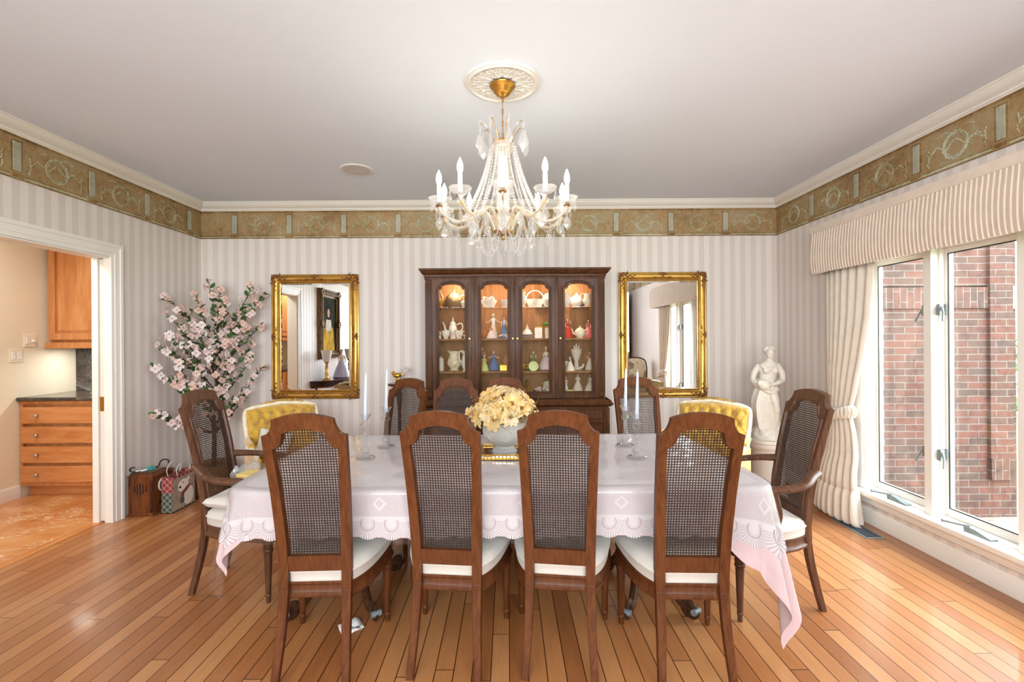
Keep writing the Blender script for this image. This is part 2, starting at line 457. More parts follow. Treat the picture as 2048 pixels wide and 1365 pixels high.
# embossed border under the crown
FZ0, FZ1 = 2.416, 2.689
def frieze(n, p0, p1, first, nrm):
    """band from p0 to p1 on one wall; first = distance from p0 to the first pilaster"""
    p0 = Vector(p0); p1 = Vector(p1); d = (p1-p0); L = d.length; d.normalize(); nv = Vector(nrm)
    rr = random.Random(n)
    T = Matrix(((d.x, nv.x, 0, p0.x), (d.y, nv.y, 0, p0.y), (0,0,1,0), (0,0,0,1)))   # local: x along, y out, z up
    b = MB()
    b.box((0,0,FZ0), (L,.004,FZ1), 0, T)
    b.box((0,.004,FZ1-.014), (L,.010,FZ1), 3, T); b.box((0,.004,FZ1-.024), (L,.007,FZ1-.014), 0, T)
    b.box((0,.004,FZ0), (L,.011,FZ0+.007), 3, T); b.box((0,.004,FZ0+.007), (L,.009,FZ0+.022), 1, T); b.box((0,.004,FZ0+.022), (L,.011,FZ0+.028), 3, T)
    s = .545; k = first
    cs = []
    while k < L + s:
        if .03 < k < L - .03:
            b.box((k-.033,.004,FZ0+.03), (k+.033,.008,FZ1-.026), 3, T)
            b.box((k-.025,.008,FZ0+.05), (k+.025,.011,FZ1-.04), 2, T)
            for q in range(6): b.box((k-.0225+q*.0082,.011,FZ0+.052), (k-.0185+q*.0082,.0135,FZ1-.042), 2, T)
            b.box((k-.043,.004,FZ0), (k+.043,.0145,FZ0+.042), 0, T); b.box((k-.036,.0145,FZ0+.008), (k+.036,.017,FZ0+.032), 3, T)
            b.box((k-.038,.004,FZ1-.032), (k+.038,.012,FZ1-.022), 0, T)
        cs.append(k - s/2); k += s
    for c in cs + [k - s/2]:
        if not (.1 < c < L-.1): continue
        zc = (FZ0+FZ1)/2 - .004
        for rad, th in ((.078,.0045),(.067,.003)):
            b.tube([(c+rad*cos(a)*1.03, .006, zc+rad*sin(a)) for a in [2*pi*i/36 for i in range(36)]], [th*(1+.35*sin(9*i)) for i in range(36)], 6, True, 1, T)
        for i in range(30):          # leaves round the wreath
            a = 2*pi*i/30 + rr.uniform(-.05,.05); q = .074+rr.uniform(-.008,.011)
            b.sphere((c+q*cos(a)*1.03, .007, zc+q*sin(a)), (.008,.004,.0045), 6, 4, 1, T)
        for sd in (-1, 1):           # garland and tassel each side
            for i in range(13):
                u = i/12; px = c + sd*(.078+.1*u); pz = zc - .012 + .03*sin(pi*u*1.1) - .004*i/12
                b.sphere((px, .006, pz+rr.uniform(-.008,.008)), (.009,.0035,.006), 6, 4, 1, T)
            for i in range(7):
                b.sphere((c+sd*(.185+rr.uniform(-.006,.006)), .006, zc+.02-.016*i), (.005,.0035,.009), 6, 4, 1, T)
            for i in range(8):
                u = i/7; b.sphere((c+sd*(.012+.05*u), .006, zc+.03-.045*u), (.008,.003,.005), 6, 4, 1, T)
            for i in range(6):
                u = i/5; b.sphere((c+sd*(.03+.085*u), .006, zc+.082+.012*sin(3*u)), (.009,.003,.004), 6, 4, 1, T)
    structure('trim_%d' % n, b, [M['frieze'], M['frieze_hi'], M['frieze_pil'], M['frieze_edge']], smooth=50)
frieze(2, (XL, YB, 0), (XR, YB, 0), XL*-1 - 2.72, (0,-1,0))
frieze(3, (XL, YF, 0), (XL, YB, 0), (4.65 - YF) % .545, (1,0,0))
frieze(4, (XR, YB, 0), (XR, YF, 0), .03, (-1,0,0))

base = [(0,0),(.016,0),(.016,.075),(.013,.085),(.013,.098),(.006,.112),(0,.112)]
def baseboard(name, pts): structure(name, MB().sweep(base, pts), M['white'], smooth=35)
baseboard('baseboard_left', [(XL, D1B+.2, 0), (XL, YB, 0)])
baseboard('baseboard_front', [(XL, YF, 0), (XL, D1A-.1, 0)])
baseboard('baseboard_back', [(XL+.016, YB, 0), (XR-.016, YB, 0)])
baseboard('baseboard_right', [(XR, YB, 0), (XR, YF, 0)])

# doorway: casing, split jamb and the pocket door's edge
def casing_prof(a, b2, horizontal=False): pass
b = MB()
def casing_v(b, y0, sd):
    # stepped casing from the opening edge outwards (sd = +1 towards larger y)
    for w0, w1, t in ((0,.030,.014),(.030,.075,.020),(.075,.100,.028)):
        ya, yb = sorted((y0+sd*w0, y0+sd*w1)); b.box((XL, ya, 0), (XL+t, yb, D1H+w1))
casing_v(b, D1B+.002, 1); casing_v(b, D1A-.002, -1)
for w0, w1, t in ((0,.030,.014),(.030,.075,.020),(.075,.100,.028)):
    b.box((XL, D1A-.002-w0, D1H+w0), (XL+t, D1B+.002+w0, D1H+w1))
structure('trim_5', b, M['white'], smooth=0)
b = MB()
b.box((XL-.048, D1B, 0), (XL, D1B+.08, D1H)); b.box((XL-.14, D1B, 0), (XL-.094, D1B+.08, D1H))
b.box((XL-.14, D1A, 0), (XL, D1A+.012, D1H)); b.box((XL-.14, D1A+.012, D1H-.012), (XL, D1B, D1H))
structure('trim_6', b, M['white'], smooth=0, bevel=.002)
d1 = structure('door_1', MB().box((XL-.089, D1B+.012, .012), (XL-.053, D1B+.078, D1H-.015)), M['crown'], smooth=0, bevel=.002)
b = MB(); b.box((XL-.086, D1B+.009, .86), (XL-.056, D1B+.0125, .97)); obj('latch_plate', b, M['brass'], d1, smooth=0)
# threshold
structure('trim_7', MB().box((XL-.14, D1A, -.12), (XL-.07, D1B+.08, .004)), wood('oak_threshold', RGB(160,96,50), RGB(196,130,74), RGB(216,156,96), .35, (10,1.2,10)), smooth=0)

# ------------------------------------------------------------------ kitchen beyond the doorway
KX = -4.40
structure('floor_kitchen', MB().box((KX-.1, -1.2, -.12), (XL-.14, 5.0, 0)), M['tile'], smooth=0)
structure('ceiling_kitchen', MB().box((KX-.1, -1.2, 2.55), (XL-.14, 5.1, 2.65)), M['ceil'], smooth=0)
structure('wall_kitchen_side', MB().box((KX-.12, -1.2, -.12), (KX, 5.1, 2.6)), M['cream_wall'], smooth=0)
structure('wall_kitchen_back', MB().box((KX, 4.95, -.12), (XL-.14, 5.07, 2.6)), M['cream_wall'], smooth=0)
structure('wall_kitchen_front', MB().box((KX, -1.2, -.12), (XL-.14, -1.08, 2.6)), M['cream_wall'], smooth=0)
structure('wall_kitchen_room', MB().box((XL-.155, -1.08, -.12), (XL-.1405, D1A-.1, 2.6)), M['cream_wall'], smooth=0)
b = MB(); b.sweep(base, [(KX, 3.2, 0), (KX, 4.345, 0)]); structure('baseboard_kitchen', b, M['white'], smooth=35)

KNOB = [(0.001,0),(.006,0),(.006,.008),(.013,.012),(.016,.02),(.013,.028),(.006,.031),(.001,.031)]
def knob(parent, p, T):
    b = MB(); b.lathe(KNOB, 14, T=T); obj('knob', b, M['chrome'], parent, smooth=50, loc=p)
FACE = Matrix.Rotation(pi/2, 4, 'X')     # lathe axis -> -y

def drawer_unit(name, label, loc, rz, w, n=4, d=.598, h=.865):
    t = thing(name, label, 'cabinet', loc, rz)      # local: x to the right, front at y=0 facing -y
    b = MB(); b.box((0, .02, .1), (w, d, h)); b.box((.0, 0, .1), (.03, .02, h)); b.box((w-.03, 0, .1), (w, .02, h)); b.box((.03,0,h-.03),(w-.03,.02,h)); b.box((.03,0,.1),(w-.03,.02,.13))
    obj('body', b, M['kitch'], t, smooth=0, bevel=.002)
    obj('toe_kick', MB().box((.02, .07, 0), (w, d, .1)), M['kitch_h'], t, smooth=0)
    z = .125; hh = (h-.035-.125)/n
    for k in range(n):
        o = obj('drawer', MB().box((.02, -.018, z+.008), (w-.02, 0, z+hh-.02)), M['kitch_h'], t, smooth=0, bevel=.006)
        for kx in (.18, w-.18): knob(o, (kx, -.018, z+hh*.5-.006), FACE)
        z += hh
    return t
def wall_unit(name, label, loc, rz, w, h, doors=2, d=.33):
    t = thing(name, label, 'cabinet', loc, rz)
    b = MB(); b.box((0, .02, 0), (w, d, h)); b.box((-.008,-.012,-.0), (w,.02,.045)); b.box((-.014,-.02,-.012),(w,.03,.006))
    obj('body', b, M['kitch'], t, smooth=0, bevel=.003)
    dw = w/doors
    for k in range(doors):
        x0 = .03 + k*dw; x1 = (k+1)*dw - .012; z0, z1 = .07, h-.03
        b = MB(); f = .062
        b.box((x0,-.02,z0),(x0+f,.019,z1)); b.box((x1-f,-.02,z0),(x1,.019,z1)); b.box((x0+f,-.02,z0),(x1-f,.019,z0+f)); b.box((x0+f,-.02,z1-f),(x1-f,.019,z1))
        b.box((x0+f,-.003,z0+f),(x1-f,.019,z1-f)); b.loft([[(x0+f+.006,-.003,z0+f+.006),(x1-f-.006,-.003,z0+f+.006),(x1-f-.006,-.003,z1-f-.006),(x0+f+.006,-.003,z1-f-.006)],[(x0+f+.03,-.016,z0+f+.03),(x1-f-.03,-.016,z0+f+.03),(x1-f-.03,-.016,z1-f-.03),(x0+f+.03,-.016,z1-f-.03)]])
        o = obj('door', b, M['kitch'], t, smooth=0, bevel=.003)
        knob(o, ((x1-.03) if k % 2 == 0 else (x0+.03), -.02, z0+.05), FACE)
    return t
drawer_unit('drawer_cabinet', 'orange cherry drawer cabinet seen through the doorway, four drawers with round knobs', (KX+.005, 4.35, 0), 0, 1.19)
wall_unit('wall_cabinet', 'orange cherry wall cabinet above the granite counter through the doorway', (KX+.02, 4.6, 1.345), 0, 1.16, 1.1)
b = MB(); b.box((KX+.002, 4.318, .868), (XL-.16, 4.948, .9)); tag(obj('granite_worktop', b, M['granite'], smooth=0, bevel=.008), 'dark granite worktop carrying the glass bowl beyond the doorway', 'countertop')
tag(obj('granite_backsplash', MB().box((KX+.002, 4.925, .9005), (XL-.16, 4.9495, 1.344)), M['granite'], smooth=0), 'dark granite backsplash panel under the cherry wall cabinet', 'backsplash')
# second run, seen in the gilt mirror only
drawer_unit('drawer_cabinet', 'cherry drawer cabinet showing in the gilt mirror that reflects the doorway', (KX+.605, -1.0, 0), pi/2, 2.4)
wall_unit('wall_cabinet', 'cherry wall cabinet showing in the gilt mirror that reflects the doorway', (KX+.335, -1.0, 1.40), pi/2, 2.4, 1.1, 3)
tag(obj('granite_worktop', MB().box((KX+.002, -1.03, .868), (KX+.63, 1.43, .9)), M['granite'], smooth=0, bevel=.008), 'granite worktop showing in the gilt mirror that reflects the doorway', 'countertop')
b = MB(); b.lathe([(.001,0),(.06,0),(.07,.03),(.1,.1),(.09,.16),(.085,.158),(.095,.1),(.06,.02),(.001,.02)], 20); tag(obj('planter', b, M['porc'], loc=(KX+.35, .45, .9005)), 'white planter on the worktop reflected in the gilt mirror', 'planter')

# switches on the kitchen side wall
t = thing('switch_plate', 'cream dimmer switch plate, the higher of the two beside the cherry wall cabinet', 'light switch', (KX+.001, 4.455, 1.41), 0)
obj('plate', MB().box((0,-.06,-.058),(.006,.06,.058)), M['cream_wall'], t, smooth=0, bevel=.002)
obj('rocker', MB().box((.006,-.045,-.03),(.012,-.01,.03)), M['white'], t, smooth=0, bevel=.002)
b = MB(); b.lathe([(.001,0),(.016,0),(.014,.02),(.001,.02)], 16, T=Matrix.Translation((.006,.022,-.005)) @ Matrix.Rotation(pi/2,4,'Y')); obj('dial', b, M['white'], t)
t = thing('switch_plate', 'cream double rocker switch plate, the lower of the two near the doorway edge', 'light switch', (KX+.001, 4.325, 1.275), 0)
obj('plate', MB().box((0,-.06,-.058),(.006,.06,.058)), M['cream_wall'], t, smooth=0, bevel=.002)
for yy in (-.026, .026): obj('rocker', MB().box((.006,yy-.017,-.034),(.012,yy+.017,.034)), M['white'], t, smooth=0, bevel=.002)

# pressed glass bowl on the counter
b = MB()
prof = [(.001,0),(.05,0),(.055,.006),(.045,.014),(.07,.03),(.11,.06),(.145,.095),(.15,.1),(.143,.098),(.105,.066),(.065,.038),(.001,.03)]
b.lathe(prof, 40, mod=lambda a, z: 1 + (.05*abs(sin(6*a)) if z > .05 else .02*sin(20*a)))
tag(obj('glass_bowl', b, M['glassware'], loc=(-3.92, 4.62, .9005), smooth=25), 'scalloped pressed glass bowl on the granite worktop', 'bowl')

# ------------------------------------------------------------------ bay of casements in the right wall
b = MB()
b.box((XR-.002, WB-.03, WZ0), (XR+.13, WB, WZ1)); b.box((XR-.002, WA, WZ0), (XR+.13, WA+.03, WZ1)); b.box((XR-.002, WA, WZ1-.03), (XR+.13, WB, WZ1)); b.box((XR+.02, WA, WZ0), (XR+.13, WB, WZ0+.045))
opens = []
y = WB - .03
for k in range(4):
    opens.append((y-.52, y)); y -= .52
    if k < 3:
        b.box((XR-.002, y-.055, WZ0), (XR+.13, y, WZ1)); y -= .055
# flat inside casing round the window
b.box((XR-.016, WB-.012, .255), (XR-.001, WB+.075, WZ1+.07)); b.box((XR-.016, WA-.075, .255), (XR-.001, WA+.012, WZ1+.07)); b.box((XR-.016, WA-.075, WZ1-.012), (XR-.001, WB+.075, WZ1+.07))
w1 = structure('window_1', b, M['white'], smooth=0)
for (y0, y1) in opens:
    b = MB(); x0, x1 = XR+.075, XR+.112; z0, z1 = WZ0+.045, WZ1-.03; f = .036
    b.box((x0,y0,z0),(x1,y0+f,z1)); b.box((x0,y1-f,z0),(x1,y1,z1)); b.box((x0,y0+f,z0),(x1,y1-f,z0+.05)); b.box((x0,y0+f,z1-f),(x1,y1-f,z1))
    for yy in (y0, y1-.014): b.box((XR+.045,yy,z0),(x0,yy+.014,z1))
    s = obj('sash', b, M['white'], w1, smooth=0, bevel=.003)
    b = MB(); g = .006
    b.box((x0-.002,y0+f,z0+.05),(x0+.004,y0+f+g,z1-f)); b.box((x0-.002,y1-f-g,z0+.05),(x0+.004,y1-f,z1-f)); b.box((x0-.002,y0+f,z0+.05),(x0+.004,y1-f,z0+.05+g)); b.box((x0-.002,y0+f,z1-f-g),(x0+.004,y1-f,z1-f))
    obj('gasket', b, M['black'], s, smooth=0)
    obj('pane', MB().box((x0+.012,y0+f-.006,z0+.044),(x0+.018,y1-f+.006,z1-f+.006)), M['pane'], s, smooth=0)
for k, (y0, y1) in enumerate(opens):
    for z in (1.565, .645):
        near = k % 2 == 0; yj = y0 if near else y1; sg = 1 if near else -1
        b = MB(); ya, yb = sorted((yj+sg*.014, yj+sg*.02)); b.box((XR+.03, ya, z-.035), (XR+.088, yb, z+.035))
        ya, yb = sorted((yj+sg*.014, yj+sg*.04)); b.box((XR+.02, ya, z-.034), (XR+.042, yb, z+.034))
        b.tube([(XR+.032, yj+sg*.036, z+.02), (XR+.022, yj+sg*.06, z-.02), (XR+.006, yj+sg*.075, z-.075)], [.008,.007,.006], 6)
        obj('latch', b, M['steel'], w1, smooth=30)
    yc = y0 + .2
    b = MB(); b.loft([[(XR-.02,yc-.07,.252),(XR+.02,yc-.07,.252),(XR+.02,yc-.07,.262),(XR-.02,yc-.07,.259)],[(XR-.02,yc+.04,.252),(XR+.02,yc+.04,.252),(XR+.02,yc+.04,.282),(XR-.012,yc+.04,.278)],[(XR-.02,yc+.09,.252),(XR+.02,yc+.09,.252),(XR+.02,yc+.09,.28),(XR-.02,yc+.09,.275)]])
    b.tube([(XR-.01,yc+.06,.285),(XR-.04,yc+.12,.28),(XR-.05,yc+.18,.272)], .006, 6); b.sphere((XR-.05,yc+.19,.272), .011, 8, 6)
    obj('crank', b, M['steel'], w1, smooth=40)
b = MB(); b.box((XR-.075, WA-.09, .215), (XR+.02, WB+.09, .25)); b.box((XR-.03, WA-.07, .165), (XR-.001, WB+.07, .215)); b.box((XR-.022, WA-.07, .15), (XR-.001, WB+.07, .165))
structure('sill', b, M['white'], smooth=0, bevel=.006)

# ------------------------------------------------------------------ outside
structure('ground_outside', MB().box((XR+.15, -14, -.55), (30, 16, -.4)), M['lawn'], smooth=0)
structure('path_mulch', MB().box((XR+.15, 1.5, -.41), (5.6, 4.7, -.36)), M['mulch'], smooth=0)
b = MB(); b.box((XR+.16, 4.68, -.5), (4.92, 5.1, 1.66)); b.box((XR+.16, 4.68, 1.88), (4.92, 5.1, 3.6)); b.box((XR+.16, 4.70, 1.66), (4.92, 5.1, 1.88)); b.box((4.64, 4.645, .22), (4.86, 4.68, 3.6)); 
structure('wall_outside', b, M['brick'], smooth=0)
b = MB(); b.box((XR+.16, 4.665, 1.662), (4.64, 4.70, 1.868)); b.box((4.635, 4.635, .01), (4.865, 4.68, .22)); structure('trim_8', b, M['soldier'], smooth=0)
# hedge and trees across the lawn
def leafmass(b, c, r, n, rr, s=.09):
    for _ in range(n):
        while True:
            p = Vector((rr.uniform(-1,1), rr.uniform(-1,1), rr.uniform(-1,1)))
            if .45 < p.length < 1: break
        p = Vector(c) + Vector((p.x*r[0], p.y*r[1], p.z*r[2]))
        u = Vector((rr.uniform(-1,1), rr.uniform(-1,1), rr.uniform(-1,1))).normalized(); w = u.orthogonal().normalized()
        b.add([p-u*s, p+w*s*.5, p+u*s, p-w*s*.5], [(0,1,2,3)])
rr = random.Random(3)
b = MB()
for k in range(9): leafmass(b, (11.5, -5+k*1.9, .5), (.9, 1.2, 1.0), 420, rr, .16)
tag(obj('hedge', b, M['hedge'], smooth=0), 'loose green hedge across the lawn, seen past the brick wall', 'hedge', kind='stuff')
for k, (x, y, h) in enumerate(((16, 9.5, 6), (17, -1, 7))):
    t = thing('garden_tree', ['leafy garden tree beyond the brick corner', 'leafy garden tree beyond the lawn, opposite the window'][k], 'tree', (x, y, -.4))
    b = MB(); b.tube([(0,0,0),(.1,0,h*.3),(0,.1,h*.6)], [.22,.16,.08], 8); obj('trunk', b, M['bark'], t)
    b = MB(); leafmass(b, (0,0,h*.66), (2.2,2.2,2.0), 1500, rr, .22); o = obj('foliage', b, M['hedge'], t, smooth=0)
# ------------------------------------------------------------------ cane-back dining chairs
def back_y(z):       # lean of the back post: foot kicks back, back reclines
    return interp([(0,-.075),(.12,-.046),(.25,-.018),(.36,-.002),(.45,.002),(.6,-.014),(.8,-.052),(1.03,-.112),(1.2,-.158)], z)

def chair_outline(k=1.0):
    """right half of the back seen from behind: lists of (x, z), outer and inner, same length"""
    outer = []; inner = []
    for i in range(9):
        t = i/8; z = .36 + (1.027-.36)*t
        outer.append((.1465+.017*t**1.2, z)); zi = .505 + (.972-.505)*t; inner.append((.1085+.0185*t**1.2, zi))
    for i in range(1, 9):            # concave ear
        a = pi/2*i/8
        outer.append((.1635-.046*sin(a)*1.0, 1.027+.066*(1-cos(a)))); inner.append((.127-.041*sin(a), .972+.062*(1-cos(a))))
    for i in range(1, 11):           # crest arch
        t = i/10
        outer.append((.1175*(1-t), 1.093+.022*(1-(1-t)**2))); inner.append((.086*(1-t), 1.034+.02*(1-(1-t)**2)))
    return [(x*k, z) for x, z in outer], [(x*k, z) for x, z in inner]

def seat_plan(k=1.0, grow=0.0, depth=.45, n=10):
    """closed outline of the seat, counter-clockwise from the rear right-hand corner"""
    half = [(.140,.012),(.162,.045),(.186,.10),(.205,.17),(.218,.25),(.227,.33),(.232,.40)]
    half = catmull([(x*k,y*depth/.45,0) for x, y in half], 4)
    fr = [(.232*k*cos(a)**.45 if cos(a) > 0 else 0, depth*.889 + .05*depth/.45*sin(a), 0) for a in [pi/2*i/8 for i in range(1,9)]]
    R = [Vector(p) for p in half] + [Vector(p) for p in fr]
    pts = R + [Vector((-p.x, p.y, 0)) for p in reversed(R[:-1])]
    c = Vector((0, depth*.5, 0)); out = []
    for i, p in enumerate(pts):
        t = pts[(i+1) % len(pts)] - pts[i-1]; nrm = Vector((t.y, -t.x, 0)).normalized()
        out.append(p + nrm*grow)
    return out

def cane_panel(k, S=.0112):
    outer, inner = chair_outline(k); b = MB()
    def halfw(z):           # inner half width at height z
        if z < .505 or z > 1.054: return -1
        best = -1
        for (x0,z0),(x1,z1) in zip(inner, inner[1:]):
            if min(z0,z1)-1e-9 <= z <= max(z0,z1)+1e-9 and abs(z1-z0) > 1e-9: best = max(best, x0+(x1-x0)*(z-z0)/(z1-z0))
        return best + .006
    def inside(x, z): return abs(x) <= halfw(min(max(z,.5055),1.0535)) and .5 <= z <= 1.06
    off = .016              # sits in a rebate behind the front moulding
    def strip(p, q, w, dy, n):
        """flat ribbon following the curve of the back"""
        d = Vector((q[0]-p[0], q[1]-p[1])); L = d.length
        if L < .006: return
        d.normalize(); sx, sz = -d.y*w/2, d.x*w/2
        rows = []
        for i in range(n+1):
            t = i/n; x = p[0]+(q[0]-p[0])*t; z = p[1]+(q[1]-p[1])*t
            rows.append([(x+sx, back_y(z+sz)+off+dy, z+sz), (x-sx, back_y(z-sz)+off+dy, z-sz)])
        b.grid(rows)
    def runs(f, t0, t1, step=.004):
        ts = []; t = t0; cur = None
        while t <= t1:
            if inside(*f(t)): cur = (cur[0], t) if cur else (t, t)
            elif cur: ts.append(cur); cur = None
            t += step
        if cur: ts.append(cur)
        return ts
    w = .00185
    N = int(.16*k/S)
    for i in range(-N, N+1):
        for o in (-.0013, .0013):
            x = (i+.5)*S + o
            for a, c in runs(lambda t: (x, t), .5, 1.06): strip((x,a),(x,c), w, 0, 9)
    for j in range(60):
        for o in (-.0013, .0013):
            z = .5 + (j+.5)*S + o
            h = halfw(z)
            if h > .01: strip((-h,z),(h,z), w, .0006, 1)
    for j in range(-40, 100):
        c0 = .5 + (j+.5)*S
        for sg in (1, -1):
            for a, c in runs(lambda t: (t*sg, c0+t), -.16*k, .16*k): strip((a*sg,c0+a),(c*sg,c0+c), .0017, -.0006 if sg > 0 else .0012, 6)
    return b

def back_frame(k):
    outer, inner = chair_outline(k); b = MB()
    O = [(-x,z) for x,z in reversed(outer)]; I = [(-x,z) for x,z in reversed(inner)]
    O = O + outer[:-1][::-1] if False else [(-x,z) for x,z in outer] + [(x,z) for x,z in outer[:-1][::-1]]
    I = [(-x,z) for x,z in inner] + [(x,z) for x,z in inner[:-1][::-1]]
    th = .016
    ring = []
    for (xo,zo),(xi,zi) in zip(O, I):
        ring.append([(xo, back_y(zo)-th, zo), (xo, back_y(zo)+th, zo), (xi, back_y(zi)+th, zi), (xi, back_y(zi)-th, zi)])
    b.loft(ring)
    # stiles continue down beside the seat; lower rail
    for s in (-1, 1):
        xs = [(s*.1085*k, s*.1465*k)]
        a, c = sorted((s*.1085*k, s*.1465*k)); b.loft([[(a,back_y(z)-th,z),(c,back_y(z)-th,z),(c,back_y(z)+th,z),(a,back_y(z)+th,z)] for z in (.36,.44,.508)])
    b.loft([[(-.112*k,back_y(z)-.012,z),(.112*k,back_y(z)-.012,z),(.112*k,back_y(z)+.013,z),(-.112*k,back_y(z)+.013,z)] for z in (.445,.475,.51)])
    # moulded bead on the front, following the opening
    bead = [(x, back_y(z)+th+.001, z) for x, z in [(x*1.10, z+.004) for x, z in I]]
    bead = [bead[0]] + bead + [bead[-1]]
    b.tube(bead, .0048, 6)
    b.tube([(x*1.02, back_y(z)+th-.001, z) for x, z in I], .004, 6)
    return b

def make_dining_chair(name, label, k=1.0, arms=False, depth=.45):
    t = thing(name, label, 'chair', group=None)
    m = M['chair_arm'] if arms else M['chair']
    obj('back_frame', back_frame(k), m, t, smooth=38, bevel=.003)
    obj('cane_panel', cane_panel(k), M['cane'], t, smooth=0)
    for s in (-1, 1):            # rear legs, sabre shape
        b = MB(); rings = []
        for z in (0,.06,.12,.18,.25,.31,.37):
            h = interp([(0,.0145),(.2,.0175),(.37,.019)], z); d = interp([(0,.0145),(.37,.0165)], z)
            x = s*k*interp([(0,.142),(.2,.131),(.37,.1275)], z); y = back_y(z)
            rings.append([(x-h,y-d,z),(x+h,y-d,z),(x+h,y+d,z),(x-h,y+d,z)])
        b.loft(rings); obj('leg', b, m, t, smooth=30, bevel=.003)
    for s in (-1, 1):            # front legs, turned and fluted
        b = MB()
        prof = [(.001,0),(.011,0),(.012,.004),(.0125,.03),(.015,.034),(.015,.042),(.0125,.046),(.014,.05),(.021,.262),(.021,.268),(.025,.272),(.025,.284),(.021,.288),(.024,.294),(.024,.335),(.001,.335)]
        b.lathe(prof, 32, c=(s*.208*k, .392*depth/.45, 0), mod=lambda a, z: (1-.26*max(0,cos(8*a))) if .052 < z < .262 else 1)
        obj('leg', b, m, t, smooth=45)
    rail = [(-.02,.392),(.006,.392),(.007,.382),(.002,.376),(.002,.352),(.006,.346),(.011,.340),(.011,.330),(.004,.324),(-.02,.324)]
    b = MB(); b.sweep(rail, seat_plan(k, -.004, depth), closed=True); obj('seat_rail', b, m, t, smooth=35)
    b = MB(); rings = []
    for z, g in ((.386,-.01),(.388,-.002),(.40,.001),(.428,.002),(.4345,.0075),(.4395,.0075),(.444,.001),(.458,-.006),(.470,-.022),(.479,-.055)):
        rings.append([(p.x, p.y, z) for p in seat_plan(k, g, depth)])
    c0 = Vector((0, depth*.5, 0))
    for f, z in ((.45,.485),(.15,.488)):
        rings.append([(c0.x+(p.x-c0.x)*f, c0.y+(p.y-c0.y)*f, z) for p in seat_plan(k, -.055, depth)])
    b.loft(rings); obj('seat_cushion', b, M['cush'], t, smooth=60)
    if arms:
        for s in (-1, 1):
            b = MB()
            path = catmull([(s*.152*k,back_y(.70)+.0,.705),(s*.20*k,.03,.695),(s*.245*k,.085,.680),(s*.262*k,.15,.668),(s*.262*k,.21,.662),(s*.256*k,.265,.656),(s*.25*k,.282,.649)], 5)
            n = len(path); R = [.021-.004*sin(pi*i/(n-1)) for i in range(n)]
            b.tube(path, R, 10, flat=1.55, up=(0,0,1)); b.sphere(path[-1], (.026,.024,.019), 10, 8)
            obj('arm', b, m, t, smooth=50)
            b = MB(); pp = catmull([(s*.222*k,.26,.335),(s*.236*k,.245,.42),(s*.258*k,.225,.53),(s*.258*k,.235,.60),(s*.256*k,.25,.645)], 5)
            b.tube(pp, [.019-.004*sin(pi*i/(len(pp)-1)) for i in range(len(pp))], 8); obj('arm_support', b, m, t, smooth=50)
    return t

M['chair_arm'] = wood('walnut_armchair_lit', RGB(60,36,24), RGB(90,58,40), RGB(114,80,60), .4, coat=.15)  # walnut lightened: reflected light on the armchairs put into the colour
G4 = None
proto = make_dining_chair('dining_chair', 'cane-back dining chair with its back to the camera, beside the open doorway end of the table')
def turn(cx, cy, yaw): return (cx, cy, 0), yaw
# near side (facing the table); loc is the point under the back
fr = [(-.800, 2.005, radians(2), 'cane-back dining chair seen from behind, at the end of the near row by the doorway'),
      (-.262, 2.052, radians(-6), 'cane-back dining chair seen from behind, just doorway-side of the flower bowl'),
      (.215, 2.046, radians(-8), 'cane-back dining chair seen from behind, just window-side of the flower bowl'),
      (.742, 1.968, radians(-2), 'cane-back dining chair seen from behind, at the end of the near row by the window')]
proto.location, proto.rotation_euler, proto['label'] = (fr[0][0], fr[0][1], 0), (0,0,fr[0][2]), fr[0][3]
for x, y, a, l in fr[1:]: dup(proto, (x, y, 0), a, l)
bk = [(-.772, 3.425, pi - radians(25), 'cane-back dining chair turned aside across the table, beside the gilt mirror'),
      (-.388, 3.39, pi - radians(8), 'cane-back dining chair across the table in front of the cabinet, fully in view'),
      (-.004, 3.445, pi + radians(9), 'cane-back dining chair across the table half hidden by the gold flowers'),
      (.935, 3.39, pi + radians(5), 'cane-back dining chair across the table behind the two window-side candles')]
for x, y, a, l in bk: dup(proto, (x, y, 0), a, l)
arm = make_dining_chair('armchair', 'cane-back armchair at the doorway end of the table', 1.08, True, .45)
arm.location = (-1.671, 2.815, 0); arm.rotation_euler = (0,0,-pi/2 - radians(1.5))
dup(arm, (1.52, 2.618, 0), pi/2 + radians(2), 'cane-back armchair at the window end of the table')

# ------------------------------------------------------------------ table and its covers
TX0, TX1, TY0, TY1, TZ = -1.235, 1.165, 2.125, 3.30, .738
t = thing('dining_table', 'long dark wooden pedestal dining table hidden under the lace cloth', 'table', ((TX0+TX1)/2, (TY0+TY1)/2, 0))
hx, hy = (TX1-TX0)/2, (TY1-TY0)/2
def rrect(hx, hy, r, n=6):
    pts = []
    for cx, cy, a0 in ((hx-r,hy-r,0),(-hx+r,hy-r,pi/2),(-hx+r,-hy+r,pi),(hx-r,-hy+r,3*pi/2)):
        for i in range(n+1): a = a0+pi/2*i/n; pts.append((cx+r*cos(a), cy+r*sin(a)))
    return pts
b = MB(); b.prism(rrect(hx-.01, hy-.01, .10), TZ-.03, TZ-.006); obj('top', b, M['chair_dk'], t, smooth=40, bevel=.004)
b = MB(); b.prism(rrect(hx-.12, hy-.1, .06), TZ-.10, TZ-.031); obj('apron', b, M['chair_dk'], t, smooth=40)
